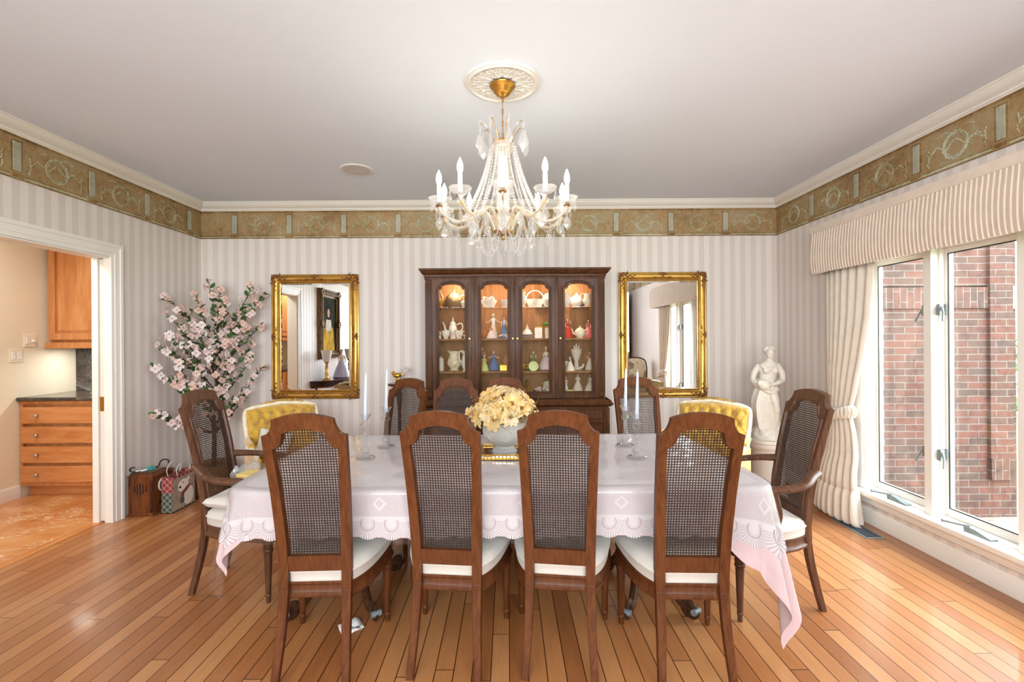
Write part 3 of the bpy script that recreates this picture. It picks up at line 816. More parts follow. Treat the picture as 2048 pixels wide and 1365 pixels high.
for px, sw in ((-.85, .205), (.785, .15)):
    b = MB(); b.lathe([(.001,.20),(.05,.20),(.075,.23),(.05,.27),(.04,.32),(.07,.42),(.085,.47),(.06,.54),(.05,.57),(.12,.60),(.12,.64),(.001,.64)], 24, c=(px,0,0)); b.box((px-.17,-.2,.60),(px+.17,.2,.637))
    o = obj('pedestal', b, M['chair_dk'], t, smooth=40)
    for sx in (-1, 1):
        for sy in (-1, 1):
            fy = .295 if sy < 0 else .22
            b = MB(); p = catmull([(px+sx*.03,sy*.03,.40),(px+sx*.07,sy*.08,.28),(px+sx*.12*sw/.205,sy*.17,.13),(px+sx*.17*sw/.205,sy*fy*.86,.058),(px+sx*sw*.975,sy*fy*.99,.05)], 6)
            b.tube(p, [.03-.008*i/len(p) for i in range(len(p))], 10, flat=.8)
            c = Vector((px+sx*sw, sy*fy, .042)); d = Vector((sx*.1, sy*.13, 0)).normalized(); w = Vector((-d.y, d.x, 0))
            sp = [c + d*(.036-.022*i/40)*cos(-2*pi*i/26) + Vector((0,0,(.036-.022*i/40)*sin(-2*pi*i/26)+.004)) for i in range(40)]
            b.tube(sp, .0085, 8, flat=2.6, up=tuple(w))
            obj('foot', b, M['chair_dk'], t, smooth=50)
            if sy < 0:
                b = MB(); q = c + d*.036; b.tube([q - w*.024 + Vector((0,0,.002)), q + w*.024 + Vector((0,0,.002))], .016, 10); obj('caster_cap', b, M['steel'], t, smooth=40)

def drape(over, off, ext, nx=96, ny=56, wave=.008, rr=.10, seed=1, tail=0):
    """cloth over the table. over = overhang of (near, far, left, right); ext(corner angle info) lengthens the tails"""
    b = MB(); flat = []; edge = []
    on, of, ol, orr = over
    cx, cy = (TX0+TX1)/2, (TY0+TY1)/2
    ax, ay = hx - rr, hy - rr
    rj = rr + off; ztop = TZ + off; re = .022
    def axis(lo, hi, a0, a1, n, m):
        # denser rows beyond the edge
        out = [lo + (a0-lo)*i/m for i in range(m)] + [a0 + (a1-a0)*i/n for i in range(n)] + [a1 + (hi-a1)*i/m for i in range(m+1)]
        return out
    us = axis(-hx-ol, hx+orr, -hx+.06, hx-.06, nx, 26); vs_ = axis(-hy-on, hy+of, -hy+.06, hy-.06, ny, 26)
    rows = []
    for v in vs_:
        row = []
        for u in us:
            qx = max(-ax, min(ax, u)); qy = max(-ay, min(ay, v))
            dx, dy = u-qx, v-qy; dist = hypot(dx, dy); d = dist - rr
            if dist > 1e-6: nxv, nyv = dx/dist, dy/dist
            else: nxv = nyv = 0
            corner = abs(nxv*nyv)*2          # 0 on the sides, 1 at the diagonal
            d2 = d
            if d > 0: d2 = d*(1 + ext(nxv, nyv)*corner**1.3 + (tail*smoothstep(hx-.30, hx-.08, u)*(1-corner) if nyv < 0 else 0))
            if d2 <= 0:
                x, y, z = u, v, ztop
                z += .0012*sin(17*u+3*sin(9*v)) + .001*sin(23*v+2*u)
            else:
                arc = re*pi/2
                if d2 < arc: o_ = re*sin(d2/re); dz = re*(1-cos(d2/re))
                else: o_ = re; dz = re + (d2-arc)
                hang = max(0, d2-arc)
                th = atan2(nyv, nxv)
                fold = corner*(.16*hang + .09*hang*cos(12*th)) 
                side = (1-corner)*(wave*sin((qx+nxv*rr)*11+(qy+nyv*rr)*13+seed)*min(1, hang/.15) + .012*hang)
                o_ += fold + side
                bx, by = qx + nxv*rr, qy + nyv*rr
                x, y, z = bx + nxv*o_, by + nyv*o_, ztop - dz
            # push layers apart sideways
            if d2 > 0: x += nxv*off; y += nyv*off
            row.append((cx+x, cy+y, z)); flat.append((u, v))
            sgn = (u if abs(nyv) > abs(nxv) else v) if d > -.3 else u
            s_ = qx*(1 if abs(nyv) >= abs(nxv) else 0) + qy*(1 if abs(nxv) > abs(nyv) else 0) + atan2(abs(nxv), abs(nyv))*.16
            edge.append((s_, d))
        rows.append(row)
    b.grid(rows); b.uv = {'flat': flat, 'edge': edge}
    return b
def ext_pink(nx_, ny_): return (1.0 if nx_ > 0 and ny_ < 0 else .1)
def ext_lace(nx_, ny_): return (.42 if nx_ > 0 and ny_ < 0 else .15)
def ext_clear(nx_, ny_): return (.5 if nx_ > 0 and ny_ < 0 else .30)
o = obj('tablecloth', drape((.212,.21,.23,.235), .000, ext_pink, seed=1, tail=.72), M['pink'], smooth=60); tag(o, 'plain pale pink undercloth hanging lowest at the window end of the table', 'tablecloth')
o = obj('tablecloth', drape((.245,.235,.235,.24), .006, ext_lace, seed=1, tail=.22), M['lace'], smooth=60); tag(o, 'white lace tablecloth with scalloped fan border over the pink cloth', 'tablecloth')
o = obj('table_cover', drape((.245,.24,.26,.25), .009, ext_clear, seed=1, tail=.3), M['plastic'], smooth=60); tag(o, 'clear plastic protector lying over the lace tablecloth', 'table cover')

# candlesticks, candles, centrepiece
CZ = TZ + .0115
stick = [(.001,0),(.052,0),(.054,.003),(.050,.007),(.030,.013),(.016,.020),(.013,.026),(.024,.036),(.027,.046),(.022,.056),(.013,.064),(.012,.070),(.0135,.075),(.013,.165),(.016,.170),(.026,.182),(.026,.196),(.016,.204),(.012,.212),(.018,.218),(.021,.232),(.034,.252),(.036,.258),(.033,.257),(.0185,.236),(.0165,.226),(.001,.2235)]
def hexmod(a, z): 
    s = pi/4; q = (a % s) - s/2
    return cos(s/2)/cos(q) if z > .022 else (1 + .035*cos(6*a))
cand = [(.001,0),(.0115,0),(.0115,.012),(.0108,.03),(.0058,.262),(.004,.272),(.001,.276)]
spots = [(-.785,2.655,'clear cut-glass candlestick nearest the doorway, in front of its pair','pale candle in the front glass candlestick on the doorway side'),
         (-.738,2.925,'clear cut-glass candlestick behind the front one on the doorway side of the flowers','pale candle in the rear glass candlestick on the doorway side'),
         (.697,2.62,'clear cut-glass candlestick in front of its pair on the window side of the flowers','pale candle in the front glass candlestick on the window side'),
         (.708,2.92,'clear cut-glass candlestick behind the front one on the window side of the flowers','pale candle in the rear glass candlestick on the window side')]
first = None
for x, y, l1, l2 in spots:
    if first is None:
        b = MB(); b.lathe(stick, 24, mod=hexmod); s0 = obj('candlestick', b, M['glassware'], smooth=25); tag(s0, l1, 'candlestick', 'glass candlesticks on the table')
        b = MB(); b.lathe(cand, 16); b.tube([(0,0,.274),(.001,0,.286)], .0012, 5); c0 = obj('candle', b, M['wax'], smooth=40); tag(c0, l2, 'candle', 'tapers in the glass candlesticks'); first = 1
        a, c = s0, c0
    else:
        a = s0.copy(); COL.objects.link(a); a['label'] = l1; c = c0.copy(); COL.objects.link(c); c['label'] = l2
    a.location = (x, y, CZ); a.scale = (1,1,.93); c.scale = (1,1,.93); c.location = (x, y, CZ+.2255*.93); c.rotation_euler = (0, radians(1.4), 0)

t = thing('mirror_tray', 'square mirrored vanity tray with gilt filigree edge under the flower bowl', 'tray', (-.02, 2.72, CZ))
obj('mirror_plate', MB().box((-.125,-.125,.012),(.125,.125,.018)), M['mirror'], t, smooth=0)
b = MB(); b.box((-.13,-.13,.006),(.13,.13,.0119))
for s in range(4):
    T = Matrix.Rotation(s*pi/2, 4, 'Z')
    for i in range(13):
        x = -.12 + .02*i; b.tube([(x+.010*cos(q), -.131, .016+.010*sin(q)) for q in [2*pi*k/12 for k in range(12)]], .0026, 5, True, 0, T)
    b.tube([(-.133,-.131,.027),(.133,-.131,.027)], .003, 6, T=T); b.tube([(-.133,-.131,.004),(.133,-.131,.004)], .0035, 6, T=T)
    b.sphere((-.131,-.131,.012), (.010,.010,.012), 10, 8, T=T)
obj('gilt_rim', b, M['gold'], t, smooth=40)
t = thing('flower_bowl', 'footed white pressed glass bowl of gold silk flowers at the table centre', 'flower arrangement', (-.02, 2.72, CZ+.019))
t['label'] = 'footed pressed glass bowl of gold silk flowers on the mirrored tray'
b = MB(); prof = [(.001,0),(.068,0),(.070,.006),(.062,.014),(.050,.022),(.048,.03),(.07,.042),(.10,.065),(.118,.10),(.122,.13),(.120,.155),(.124,.165),(.119,.166),(.115,.15),(.114,.10),(.09,.065),(.001,.045)]
b.lathe(prof, 48, mod=lambda a, z: 1 + (.012*cos(24*a)*(.4+.6*sin(90*z)) if z > .03 else .02*cos(24*a)))
for i in range(8):       # raised medallions
    a = 2*pi*i/8 - pi/2 + .1
    for r in (.032, .018, .007):
        pts = []
        for k in range(24):
            q = 2*pi*k/24; z = .105 + r*sin(q); aa = a + r*cos(q)/.119; R = interp([(.06,.099),(.10,.1185),(.13,.1225),(.16,.1215)], z)
            pts.append((R*cos(aa), R*sin(aa), z))
        b.tube(pts, .0028, 5, True)
obj('bowl', b, glass('milky_pressed_glass', (.95,.96,.97,1), .62, .1, 2.2), t, smooth=40)
def petal_ring(b, T, n, L, W, lift, mi=0, curl=.3, rr=RND):
    for k in range(n):
        a = 2*pi*k/n + rr.uniform(-.12,.12); l = L*rr.uniform(.85,1.1); rows = []
        for i in range(6):
            u = i/5; w = W*sin(pi*min(1,u*.86+.10))*(1 if u < .99 else .05)
            h = lift*l*u*(1.2-u*curl*1.6) ; r = l*u*.98 + .004
            rows.append([(r*cos(a)-w*sin(a)*s, r*sin(a)+w*cos(a)*s, h + (.0 if s == 0 else w*.35)) for s in (-1,0,1)])
        b.grid(rows, mi, T)
def gold_flower(R):
    b = MB()
    petal_ring(b, None, 6, R, R*.26, .55, 0, .5); petal_ring(b, Matrix.Rotation(.5,4,'Z'), 6, R*.82, R*.24, .85, 0, .4)
    for i in range(9): a = 2*pi*i/9; b.tube([(0,0,.004),(.006*cos(a),.006*sin(a),.012),(.010*cos(a),.010*sin(a),.020)], [.0008,.0008,.002], 5, mi=1)
    return b
def silk(name, a, b_, c):
    t = NT(name); n = t.noise(t.obj(), 30, 4); col = t.ramp(n, [(.3,a),(.5,b_),(.75,c)])
    d = t.bsdf(col, .55, .0, None, sheen=.4); tl = t.n('BsdfTranslucent'); t.put(tl.inputs[0], col)
    return t.done(t.mixsh(.25, d, tl.outputs[0]))
M['gsilk'] = silk('gold_silk', RGB(222,180,98), RGB(240,208,138), RGB(252,234,186))
M['gsilk2'] = silk('cream_silk', RGB(236,210,150), RGB(246,226,180), RGB(252,242,214))
fl = [gold_flower(.068), gold_flower(.078), gold_flower(.060)]
meshes = []
for i, f in enumerate(fl):
    o = obj('flower', f, [M['gsilk2'] if i == 2 else M['gsilk'], M['brass']], t, smooth=60); meshes.append(o)
pr = random.Random(11); cnt = 0
def aim(v):
    return Vector(v).to_track_quat('Z', 'Y').to_euler()
places = []
for i in range(30):
    ph = acos(1 - (i+.5)/30*1.06); th = 2.399963*i
    d = Vector((sin(ph)*cos(th), sin(ph)*sin(th), cos(ph)))
    places.append((d, Vector((d.x*.135, d.y*.125, .195 + d.z*.135 + pr.uniform(-.012,.012)))))
for i, (d, p) in enumerate(places):
    if i < 3: o = meshes[i]
    else: o = meshes[i % 3].copy(); COL.objects.link(o); o.parent = t
    o.location = p; e = aim(d + Vector((pr.uniform(-.3,.3), pr.uniform(-.3,.3), pr.uniform(-.1,.25)))); o.rotation_euler = e
for p, d in (((.185,-.02,.175),(.8,-.3,.5)),((-.185,-.02,.20),(-.8,-.3,.5))):
    o = meshes[0].copy(); COL.objects.link(o); o.parent = t; o.location = p; o.rotation_euler = aim(d)
b = MB()
for i in range(34):
    a = pr.uniform(0,2*pi); r = pr.uniform(.09,.21); h = pr.uniform(.17,.30)
    b.tube(catmull([(.02*cos(a),.02*sin(a),.12),(r*.6*cos(a),r*.6*sin(a),h*.9),(r*cos(a+.3),r*sin(a+.3),h+pr.uniform(-.03,.05)),((r+.02)*cos(a+.6),(r+.02)*sin(a+.6),h+pr.uniform(-.06,.04))],4), .0012, 4)
b.tube([(.06,.0,.25),(.115,.01,.345)], .0018, 5)
obj('twigs', b, M['gold'], t, smooth=40)
# ------------------------------------------------------------------ china cabinet
cab = thing('china_cabinet', 'tall dark oak china cabinet with four arched wire-mesh doors, full of porcelain', 'cabinet', (0, 0, 0))
cab.location = (.07, 4.60, 0)
def cw(mb_):       # world coordinates -> cabinet-local
    mb_.v = [(x-.07, y-4.60, z) for x, y, z in mb_.v]; return mb_
CX0, CX1, CF = -.750, .890, 4.42
def fluted(b, x0, x1, z0, z1, y, n=3):
    b.box((x0,y,z0),(x1,y+.02,z1)); w = (x1-x0)/(n*2+1)
    for i in range(n+1): b.box((x0+w*2*i, y-.006, z0+.03),(x0+w*(2*i+1), y, z1-.03))
b = MB()
b.box((CX0,CF,.845),(CX0+.02,4.82,1.955)); b.box((CX1-.02,CF,.845),(CX1,4.82,1.955))
b.box((CX0,CF,1.935),(CX1,4.82,1.955)); b.box((CX0,CF+.02,.845),(CX1,4.82,.885))
for x0, x1 in ((CX0,-.690),(.832,CX1)): fluted(b, x0, x1, .87, 1.94, CF-.004, 3)
for x0, x1 in ((-.326,-.300),(.436,.462)): b.box((x0,CF-.008,.85),(x1,CF+.03,1.95))
b.box((.055,CF+.012,.85),(.085,CF+.03,1.95))

obj('body', cw(b), M['cab'], cab, smooth=0, bevel=.002)
obj('back_panel', cw(MB().box((CX0+.02,4.80,.885),(CX1-.02,4.82,1.935))), M['cab_in'], cab, smooth=0)
cr_ = [(0,1.945),(.006,1.945),(.006,1.962),(.012,1.968),(.014,1.985),(.026,1.992),(.036,2.006),(.04,2.018),(.05,2.022),(.05,2.04),(0,2.04)]
b = MB(); b.sweep([(o,z) for o,z in cr_], [(CX1,4.82,0),(CX1,CF,0),(.455,CF,0),(.455,CF-.016,0),(-.315,CF-.016,0),(-.315,CF,0),(CX0,CF,0),(CX0,4.82,0)][::-1])
b.v = []; b.f = []; b.m = []
pathc = [(CX0,4.82),(CX0,CF),(-.315,CF),(-.315,CF-.016),(.455,CF-.016),(.455,CF),(CX1,CF),(CX1,4.82)]
b.sweep(cr_, [(x,y,0) for x,y in pathc])
b.prism([(x,y) for x,y in pathc], 2.0, 2.035)
obj('cornice', cw(b), M['cab'], cab, smooth=30)
# base
b = MB(); BF = 4.345
b.box((CX0+.005,BF,.06),(CX1-.005+.02,4.82,.79)); b.box((CX0+.03,BF+.03,0),(CX1,4.81,.06))
b.lathe([(.001,.1),(.024,.1),(.024,.77),(.001,.77)], 20, c=(.895,4.365,0), mod=lambda a,z: 1-.1*max(0,cos(8*a))); b.lathe([(.001,.1),(.024,.1),(.024,.77),(.001,.77)], 20, c=(-.735,4.365,0), mod=lambda a,z: 1-.1*max(0,cos(8*a)))
obj('base', cw(b), M['cab'], cab, smooth=30, bevel=.003)
led = [(0,.785),(.006,.785),(.010,.792),(.022,.798),(.026,.806),(.026,.818),(.018,.824),(.008,.84),(0,.848)]
b = MB(); b.sweep(led, [(-.765,4.82,0),(-.765,BF-.01,0),(.915,BF-.01,0),(.915,4.82,0)]); b.box((-.765,BF-.01,.787),(.915,4.82,.83)); b.box((CX0,CF-.03,.826),(CX1,4.82,.846))
obj('ledge', cw(b), M['cab'], cab, smooth=40)
def panel(b, x0, x1, z0, z1, y, f=.02):
    b.box((x0,y-.016,z0),(x1,y-.001,z1))
    for a0,a1,c0,c1 in ((x0,x1,z0,z0+f*.4),(x0,x1,z1-f*.4,z1),(x0,x0+f*.4,z0,z1),(x1-f*.4,x1,z0,z1)): b.box((a0,y-.022,c0),(a1,y-.016,c1))
    b.loft([[(x0+f,y-.016,z0+f),(x1-f,y-.016,z0+f),(x1-f,y-.016,z1-f),(x0+f,y-.016,z1-f)],[(x0+f*1.6,y-.024,z0+f*1.6),(x1-f*1.6,y-.024,z0+f*1.6),(x1-f*1.6,y-.024,z1-f*1.6),(x0+f*1.6,y-.024,z1-f*1.6)]])
xs = [(-.70,-.31),(-.30,.07),(.08,.44),(.47,.86)]
for x0, x1 in xs:
    b = MB(); panel(b, x0, x1, .645, .765, BF); o = obj('drawer', cw(b), M['cab'], cab, smooth=0, bevel=.002)
    b = MB(); b.lathe(KNOB, 12, T=FACE); obj('knob', b, M['brass'], o, smooth=50, loc=((x0+x1)/2-.07, BF-.024-4.60, .705))
    b = MB(); panel(b, x0, x1, .09, .625, BF); obj('lower_door', cw(b), M['cab'], cab, smooth=0, bevel=.002)

def arch_outline(x0, x1, z0, zs, zt, e=.034, ez=.034):
    """door opening: shouldered arch; right half then mirrored, listed from bottom right counter-clockwise"""
    c = (x0+x1)/2; h = (x1-x0)/2; R = []
    for i in range(5): R.append((h, z0+(zs-z0)*i/4))
    for i in range(1,7): a = pi/2*i/6; R.append((h-e*sin(a), zs+ez*(1-cos(a))))
    for i in range(1,9): t = i/8; R.append(((h-e)*(1-t), zs+ez+(zt-zs-ez)*(1-(1-t)**2)))
    return [(c+x,z) for x,z in R] + [(c-x,z) for x,z in R[:-1][::-1]]
doors = [(-.686,-.328,-.635,-.379),(-.298,.066,-.248,.012),(.072,.434,.126,.386),(.464,.830,.515,.777)]
MW = .0028
def mesh_panel(x0, x1, z0, zs, zt, y):
    """brass diamond wire netting"""
    b = MB(); out = arch_outline(x0, x1, z0, zs, zt); c = (x0+x1)/2
    n = len(out)//2 + 1; R = out[:n]
    def hw(z):
        best = 0
        if z > zt: return -1
        for (xa,za),(xb,zb) in zip(R, R[1:]):
            if min(za,zb) <= z <= max(za,zb) and abs(zb-za) > 1e-9: best = max(best, xa+(xb-xa)*(z-za)/(zb-za)-c)
        return best
    s = .0155
    k = z0 - (x1-x0)
    while k < zt + (x1-x0):
        for sg in (1,-1):
            pts = [t for t in [(-(x1-x0)/2)+(x1-x0)*i/60 for i in range(61)] if z0 <= k+sg*t <= zt and abs(t) <= hw(k+sg*t)+.004]
            if len(pts) > 1:
                a, d = pts[0], pts[-1]
                b.tube([(c+a,y,k+sg*a),(c+d,y+.0005*sg,k+sg*d)], .0006, 3)
        k += s
    return b
M['wire'] = plain('brass_wire', RGB(168,134,86), .45, .3, vary=.1)
for i, (x0, x1, g0, g1) in enumerate(doors):
    inn = arch_outline(g0, g1, .905, 1.855, 1.912); c = (g0+g1)/2
    zt_, zb = 1.945, .855; N = len(inn); ring = []; yf = CF-.006 - (.012 if i in (1,2) else 0)
    for j, (x, z) in enumerate(inn):
        side = 1 if j <= N//2 else -1
        jj = j if side == 1 else N-1-j
        X = x1 if side == 1 else x0
        if jj == 0: o_ = (X, zb)
        elif jj < 5: o_ = (X, z)
        elif jj < 8: o_ = (X, 1.855+(zt_-1.855)*(jj-4)/3.0)
        elif jj == 8: o_ = (X-side*.01, zt_)
        else: o_ = (c+(X-side*.012-c)*(1-(jj-8)/(N//2-8)) , zt_)
        ring.append([(o_[0],yf,o_[1]),(o_[0],yf+.022,o_[1]),(x,yf+.022,z),(x,yf+.004,z)])
    ring_b = MB(); ring_b.loft(ring, cap=False); ring_b.loft([ring[-1],[(x0,yf,zb),(x0,yf+.022,zb),(g0,yf+.022,.905),(g0,yf+.004,.905)]], cap=False)
    ring_b.box((x0,yf,zb),(x1,yf+.022,.9055))
    for gr, rr_ in ((-.006,.0055),(.004,.004),(.016,.0045)):
        pts = [(c+(x-c)*(1+gr*2/(g1-g0)), yf+.001-(.002 if gr < 0 else 0), z+(gr*.9 if z > 1.84 else 0)) for x,z in inn]
        ring_b.tube([(pts[0][0],pts[0][1],.905-gr)]+pts+[(pts[-1][0],pts[-1][1],.905-gr)], rr_, 6)
        ring_b.tube([(pts[0][0],pts[0][1],.905-gr),(pts[-1][0],pts[-1][1],.905-gr)], rr_, 6)
    d = obj('door', cw(ring_b), M['cab'], cab, smooth=40)
    obj('wire_mesh', cw(mesh_panel(g0, g1, .905, 1.855, 1.912, yf+.014)), M['wire'], d, smooth=0)
    b = MB(); b.lathe([(.001,0),(.008,0),(.005,.006),(.009,.014),(.007,.02),(.001,.02)], 10, T=FACE)
    kx = x1-.018 if i in (0,1) else x0+.018
    obj('knob', b, M['brass'], d, smooth=50, loc=(kx-.07, yf-4.60, 1.40))
SZ = [1.695, 1.40, 1.095, .8855]
for z, m in ((SZ[0], M['pane']), (SZ[1], M['cab_in']), (SZ[2], M['cab_in'])):
    b = MB()
    for x0, x1 in ((CX0+.021,CX1-.021),): b.box((x0,4.475,z-(.008 if z > 1.5 else .014)),(x1,4.799,z))
    obj('shelf', cw(b), m, cab, smooth=0)
for x in (-.47, .07, .60):
    b = MB(); b.lathe([(.001,0),(.03,0),(.035,.012),(.001,.012)], 16, c=(x,4.60,1.922)); obj('lamp_housing', cw(b), M['chrome'], cab, smooth=40)

# ------------------------------------------------------------------ porcelain inside
P_ = dict(white=M['porc'], ivory=plain('ivory_porcelain', RGB(236,226,200), .25, vary=.05), gold=M['gold'],
  red=plain('red_glaze', RGB(190,40,34), .3), rose=plain('rose_glaze', RGB(214,96,104), .3), blue=plain('blue_glaze', RGB(84,120,170), .3),
  green=plain('green_glaze', RGB(70,124,64), .3), lime=plain('lime_glaze', RGB(196,204,120), .3), pink=plain('pale_pink_glaze', RGB(232,206,204), .3),
  skin=plain('flesh_glaze', RGB(236,200,172), .35), hair=plain('brown_glaze', RGB(92,58,36), .4), dark=plain('black_glaze', RGB(40,38,46), .3),
  brown=plain('amber_glaze', RGB(170,104,56), .4), lilac=plain('lilac_satin', RGB(200,196,222), .45), cream=plain('cream_bisque', RGB(232,220,196), .6),
  pewter=plain('pewter_glaze', RGB(150,128,96), .3, .3))
def floral(name, ground):
    t = NT(name); co = t.obj(); v = t.n('TexVoronoi'); t.put(v.inputs['Vector'], co); v.inputs['Scale'].default_value = 60
    n = t.noise(co, 22, 2)
    msk = t.m('MULTIPLY', t.m('LESS_THAN', v.outputs[0], .30), t.m('GREATER_THAN', n, .50))
    hue = t.mix(t.m('GREATER_THAN', t.sep(v.outputs[1])[0], .5), RGB(190,84,84), RGB(96,128,72))
    return t.done(t.bsdf(t.mix(msk, ground, hue), .2))
P_['floral'] = floral('floral_porcelain', RGB(240,234,218)); P_['floral2'] = floral('floral_porcelain_warm', RGB(236,224,190))
def shx(c, Y=4.61): return (840+c/4.015-1015)*Y/967
HS = .001187
def place(o, c, s, label, cat, Y=4.61, rz=0, group=None):
    o.location = (shx(c, Y), Y, SZ[s] + .0005); o.rotation_euler = (0,0,rz); tag(o, label, cat, group); return o
def lady(name, skirt, top, h, arms='down', hair='hair', wide=.27, hat=None):
    b = MB(); k = h
    b.lathe([(.001,0),(wide*.9*k,0),(wide*k,.02*k),(wide*.93*k,.12*k),(wide*.72*k,.3*k),(wide*.42*k,.48*k),(.068*k,.58*k),(.001,.58*k)], 24, mod=lambda a,z: 1+.06*cos(9*a)*(1-z/(.6*k)), mi=0)
    b.lathe([(.001,.57*k),(.062*k,.57*k),(.075*k,.66*k),(.088*k,.72*k),(.07*k,.765*k),(.03*k,.785*k),(.001,.785*k)], 14, mi=1, sy=.8)
    b.lathe([(.001,.77*k),(.026*k,.77*k),(.024*k,.83*k),(.001,.83*k)], 8, mi=2)
    b.sphere((0,-.004*k,.875*k), (.047*k,.05*k,.06*k), 10, 8, mi=2); b.sphere((0,-.056*k,.868*k),(.008*k,.012*k,.012*k),6,4,mi=2)
    b.sphere((0,.012*k,.895*k), (.055*k,.055*k,.058*k), 10, 8, mi=3); b.sphere((0,.06*k,.87*k), (.03*k,.03*k,.035*k), 8, 6, mi=3)
    if hat: b.lathe([(.001,.925*k),(.10*k,.925*k),(.10*k,.935*k),(.05*k,.94*k),(.045*k,.985*k),(.001,.99*k)], 14, mi=1)
    for s in (-1,1):
        if arms == 'out': pts = [(s*.08*k,0,.73*k),(s*.16*k,-.02*k,.64*k),(s*.27*k,-.05*k,.62*k)]
        elif arms == 'up': pts = [(s*.08*k,0,.73*k),(s*.16*k,-.03*k,.74*k),(s*.10*k,-.06*k,.84*k)] if s > 0 else [(s*.08*k,0,.73*k),(s*.13*k,-.03*k,.62*k),(s*.08*k,-.10*k,.55*k)]
        elif arms == 'fan': pts = [(s*.08*k,0,.73*k),(s*.13*k,-.04*k,.64*k),(s*.05*k,-.13*k,.60*k)]
        else: pts = [(s*.08*k,0,.73*k),(s*.12*k,-.02*k,.62*k),(s*.10*k,-.09*k,.52*k)]
        b.tube(catmull(pts,3), [.026*k]*4+[.02*k]*3, 6, mi=2)
        b.sphere(pts[-1], .022*k, 6, 5, mi=2)
    return obj(name, b, [P_[skirt], P_[top], P_['skin'], P_[hair]], smooth=60)
def teapot(name, h, m, tall=False, spout=1, long=False, lid='ivory'):
    b = MB()
    if tall: pr_ = [(.001,0),(.16,0),(.17,.03),(.15,.06),(.20,.2),(.21,.4),(.17,.6),(.14,.7),(.15,.72),(.10,.8),(.04,.86),(.03,.9),(.045,.93),(.02,1),(.001,1)]
    else: pr_ = [(.001,0),(.26,0),(.28,.04),(.24,.07),(.40,.2),(.47,.4),(.43,.6),(.30,.72),(.28,.75),(.2,.82),(.06,.87),(.05,.9),(.07,.94),(.03,1),(.001,1)]
    b.lathe([(r*h,z*h) for r,z in pr_], 24, mod=(lambda a,z: 1+.02*cos(12*a)) )
    w = .2 if tall else .43
    s = spout
    sp = [(s*w*.8*h,0,.28*h),(s*(w+.14)*h,0,.40*h),(s*(w+.2)*h,0,.62*h),(s*(w+(.34 if long else .28))*h,0,(.95 if long else .80)*h)]
    b.tube(catmull(sp,4), [h*(.085-.05*i/12) for i in range(13)], 8, mi=0)
    hd = [(-s*w*.85*h,0,.66*h),(-s*(w+.2)*h,0,.72*h),(-s*(w+.26)*h,0,.5*h),(-s*(w+.1)*h,0,.3*h),(-s*w*.85*h,0,.26*h)]
    b.tube(catmull(hd,4), .028*h, 6, mi=1)
    return obj(name, b, [P_[m], P_[lid]], smooth=50)
def pitcher(name, h, m, fat=1.0, side=1, lip=True):
    b = MB(); pr_ = [(.001,0),(.26,0),(.27,.03),(.18,.07),(.2,.1),(.36,.28),(.38,.42),(.30,.65),(.24,.8),(.27,.95),(.28,.98),(.25,.97),(.2,.8),(.001,.78)]
    b.lathe([(r*h*fat,z*h) for r,z in pr_], 24)
    if lip: b.v = [(x + (-side*.16*h*max(0,(z/h-.75)/.25)**2 if -side*x > 0 else 0), y, z + (.06*h*max(0,(z/h-.85)/.15) if -side*x > .1*h else 0)) for x,y,z in b.v]
    hd = [(side*.24*h*fat,0,.9*h),(side*.42*h*fat,0,1.0*h),(side*.56*h*fat,0,.85*h),(side*.5*h*fat,0,.55*h),(side*.34*h*fat,0,.42*h)]
    b.tube(catmull(hd,4), .03*h, 6, mi=1)
    return obj(name, b, [P_[m], P_['ivory']], smooth=50)
def cup(name, h, m, side=1, lid=False):
    b = MB(); b.lathe([(.001,0),(.3*h,0),(.32*h,.06*h),(.26*h,.12*h),(.5*h,.5*h),(.55*h,1.0*h),(.52*h,1.0*h),(.42*h,.5*h),(.001,.2*h)], 20)
    hd = [(side*.5*h,0,.85*h),(side*.78*h,0,.85*h),(side*.74*h,0,.5*h),(side*.46*h,0,.4*h)]; b.tube(catmull(hd,4), .045*h, 6, mi=1)
    if lid: b.lathe([(.56*h,.98*h),(.5*h,1.1*h),(.2*h,1.25*h),(.1*h,1.3*h),(.12*h,1.4*h),(.001,1.45*h)], 18)
    return obj(name, b, [P_[m], P_['gold']], smooth=50)
def jar(name, h, r, m, lid='gold', sq=False):
    b = MB(); n = 4 if sq else 20
    T = Matrix.Rotation(pi/4, 4, 'Z') if sq else None
    b.lathe([(.001,0),(r,0),(r,.78*h),(r*.9,.82*h),(.001,.82*h)], n, T=T); b.lathe([(r*.92,.82*h),(r*.95,.88*h),(r*.3,.93*h),(r*.2,1*h),(.001,1*h)], n, mi=1, T=T)
    return obj(name, b, [P_[m], P_[lid]], smooth=30 if sq else 50)
def basket(name, h, handle):
    b = MB(); r = h*.52
    for i in range(7):
        z = h*.07*i + .006; q = r*(.62+.38*i/6); b.tube([(q*cos(a),q*sin(a)*.8,z) for a in [2*pi*k/28 for k in range(28)]], .0045, 5, True)
    for k in range(24):
        a = 2*pi*k/24; b.tube([(r*.62*cos(a),r*.62*sin(a)*.8,.005),(r*cos(a),r*sin(a)*.8,h*.45)], .004, 5)
    b.lathe([(.001,.002),(r*.62,.002),(r*.6,.008),(.001,.008)], 20, sy=.8)
    if handle:
        for o_ in (-.004,.004): b.tube([(r*cos(a), o_, h*.44+h*.55*sin(a)) for a in [pi*k/18 for k in range(19)]], .0055, 6)
    else:
        for k in range(14):
            a = 2*pi*k/14; b.sphere((r*.6*cos(a),r*.5*sin(a),h*(.5+.22*((k*7)%5)/5)), (.016,.014,.014), 8, 6, mi=1)
    return obj(name, b, [P_['white'], P_['pink']], smooth=50)
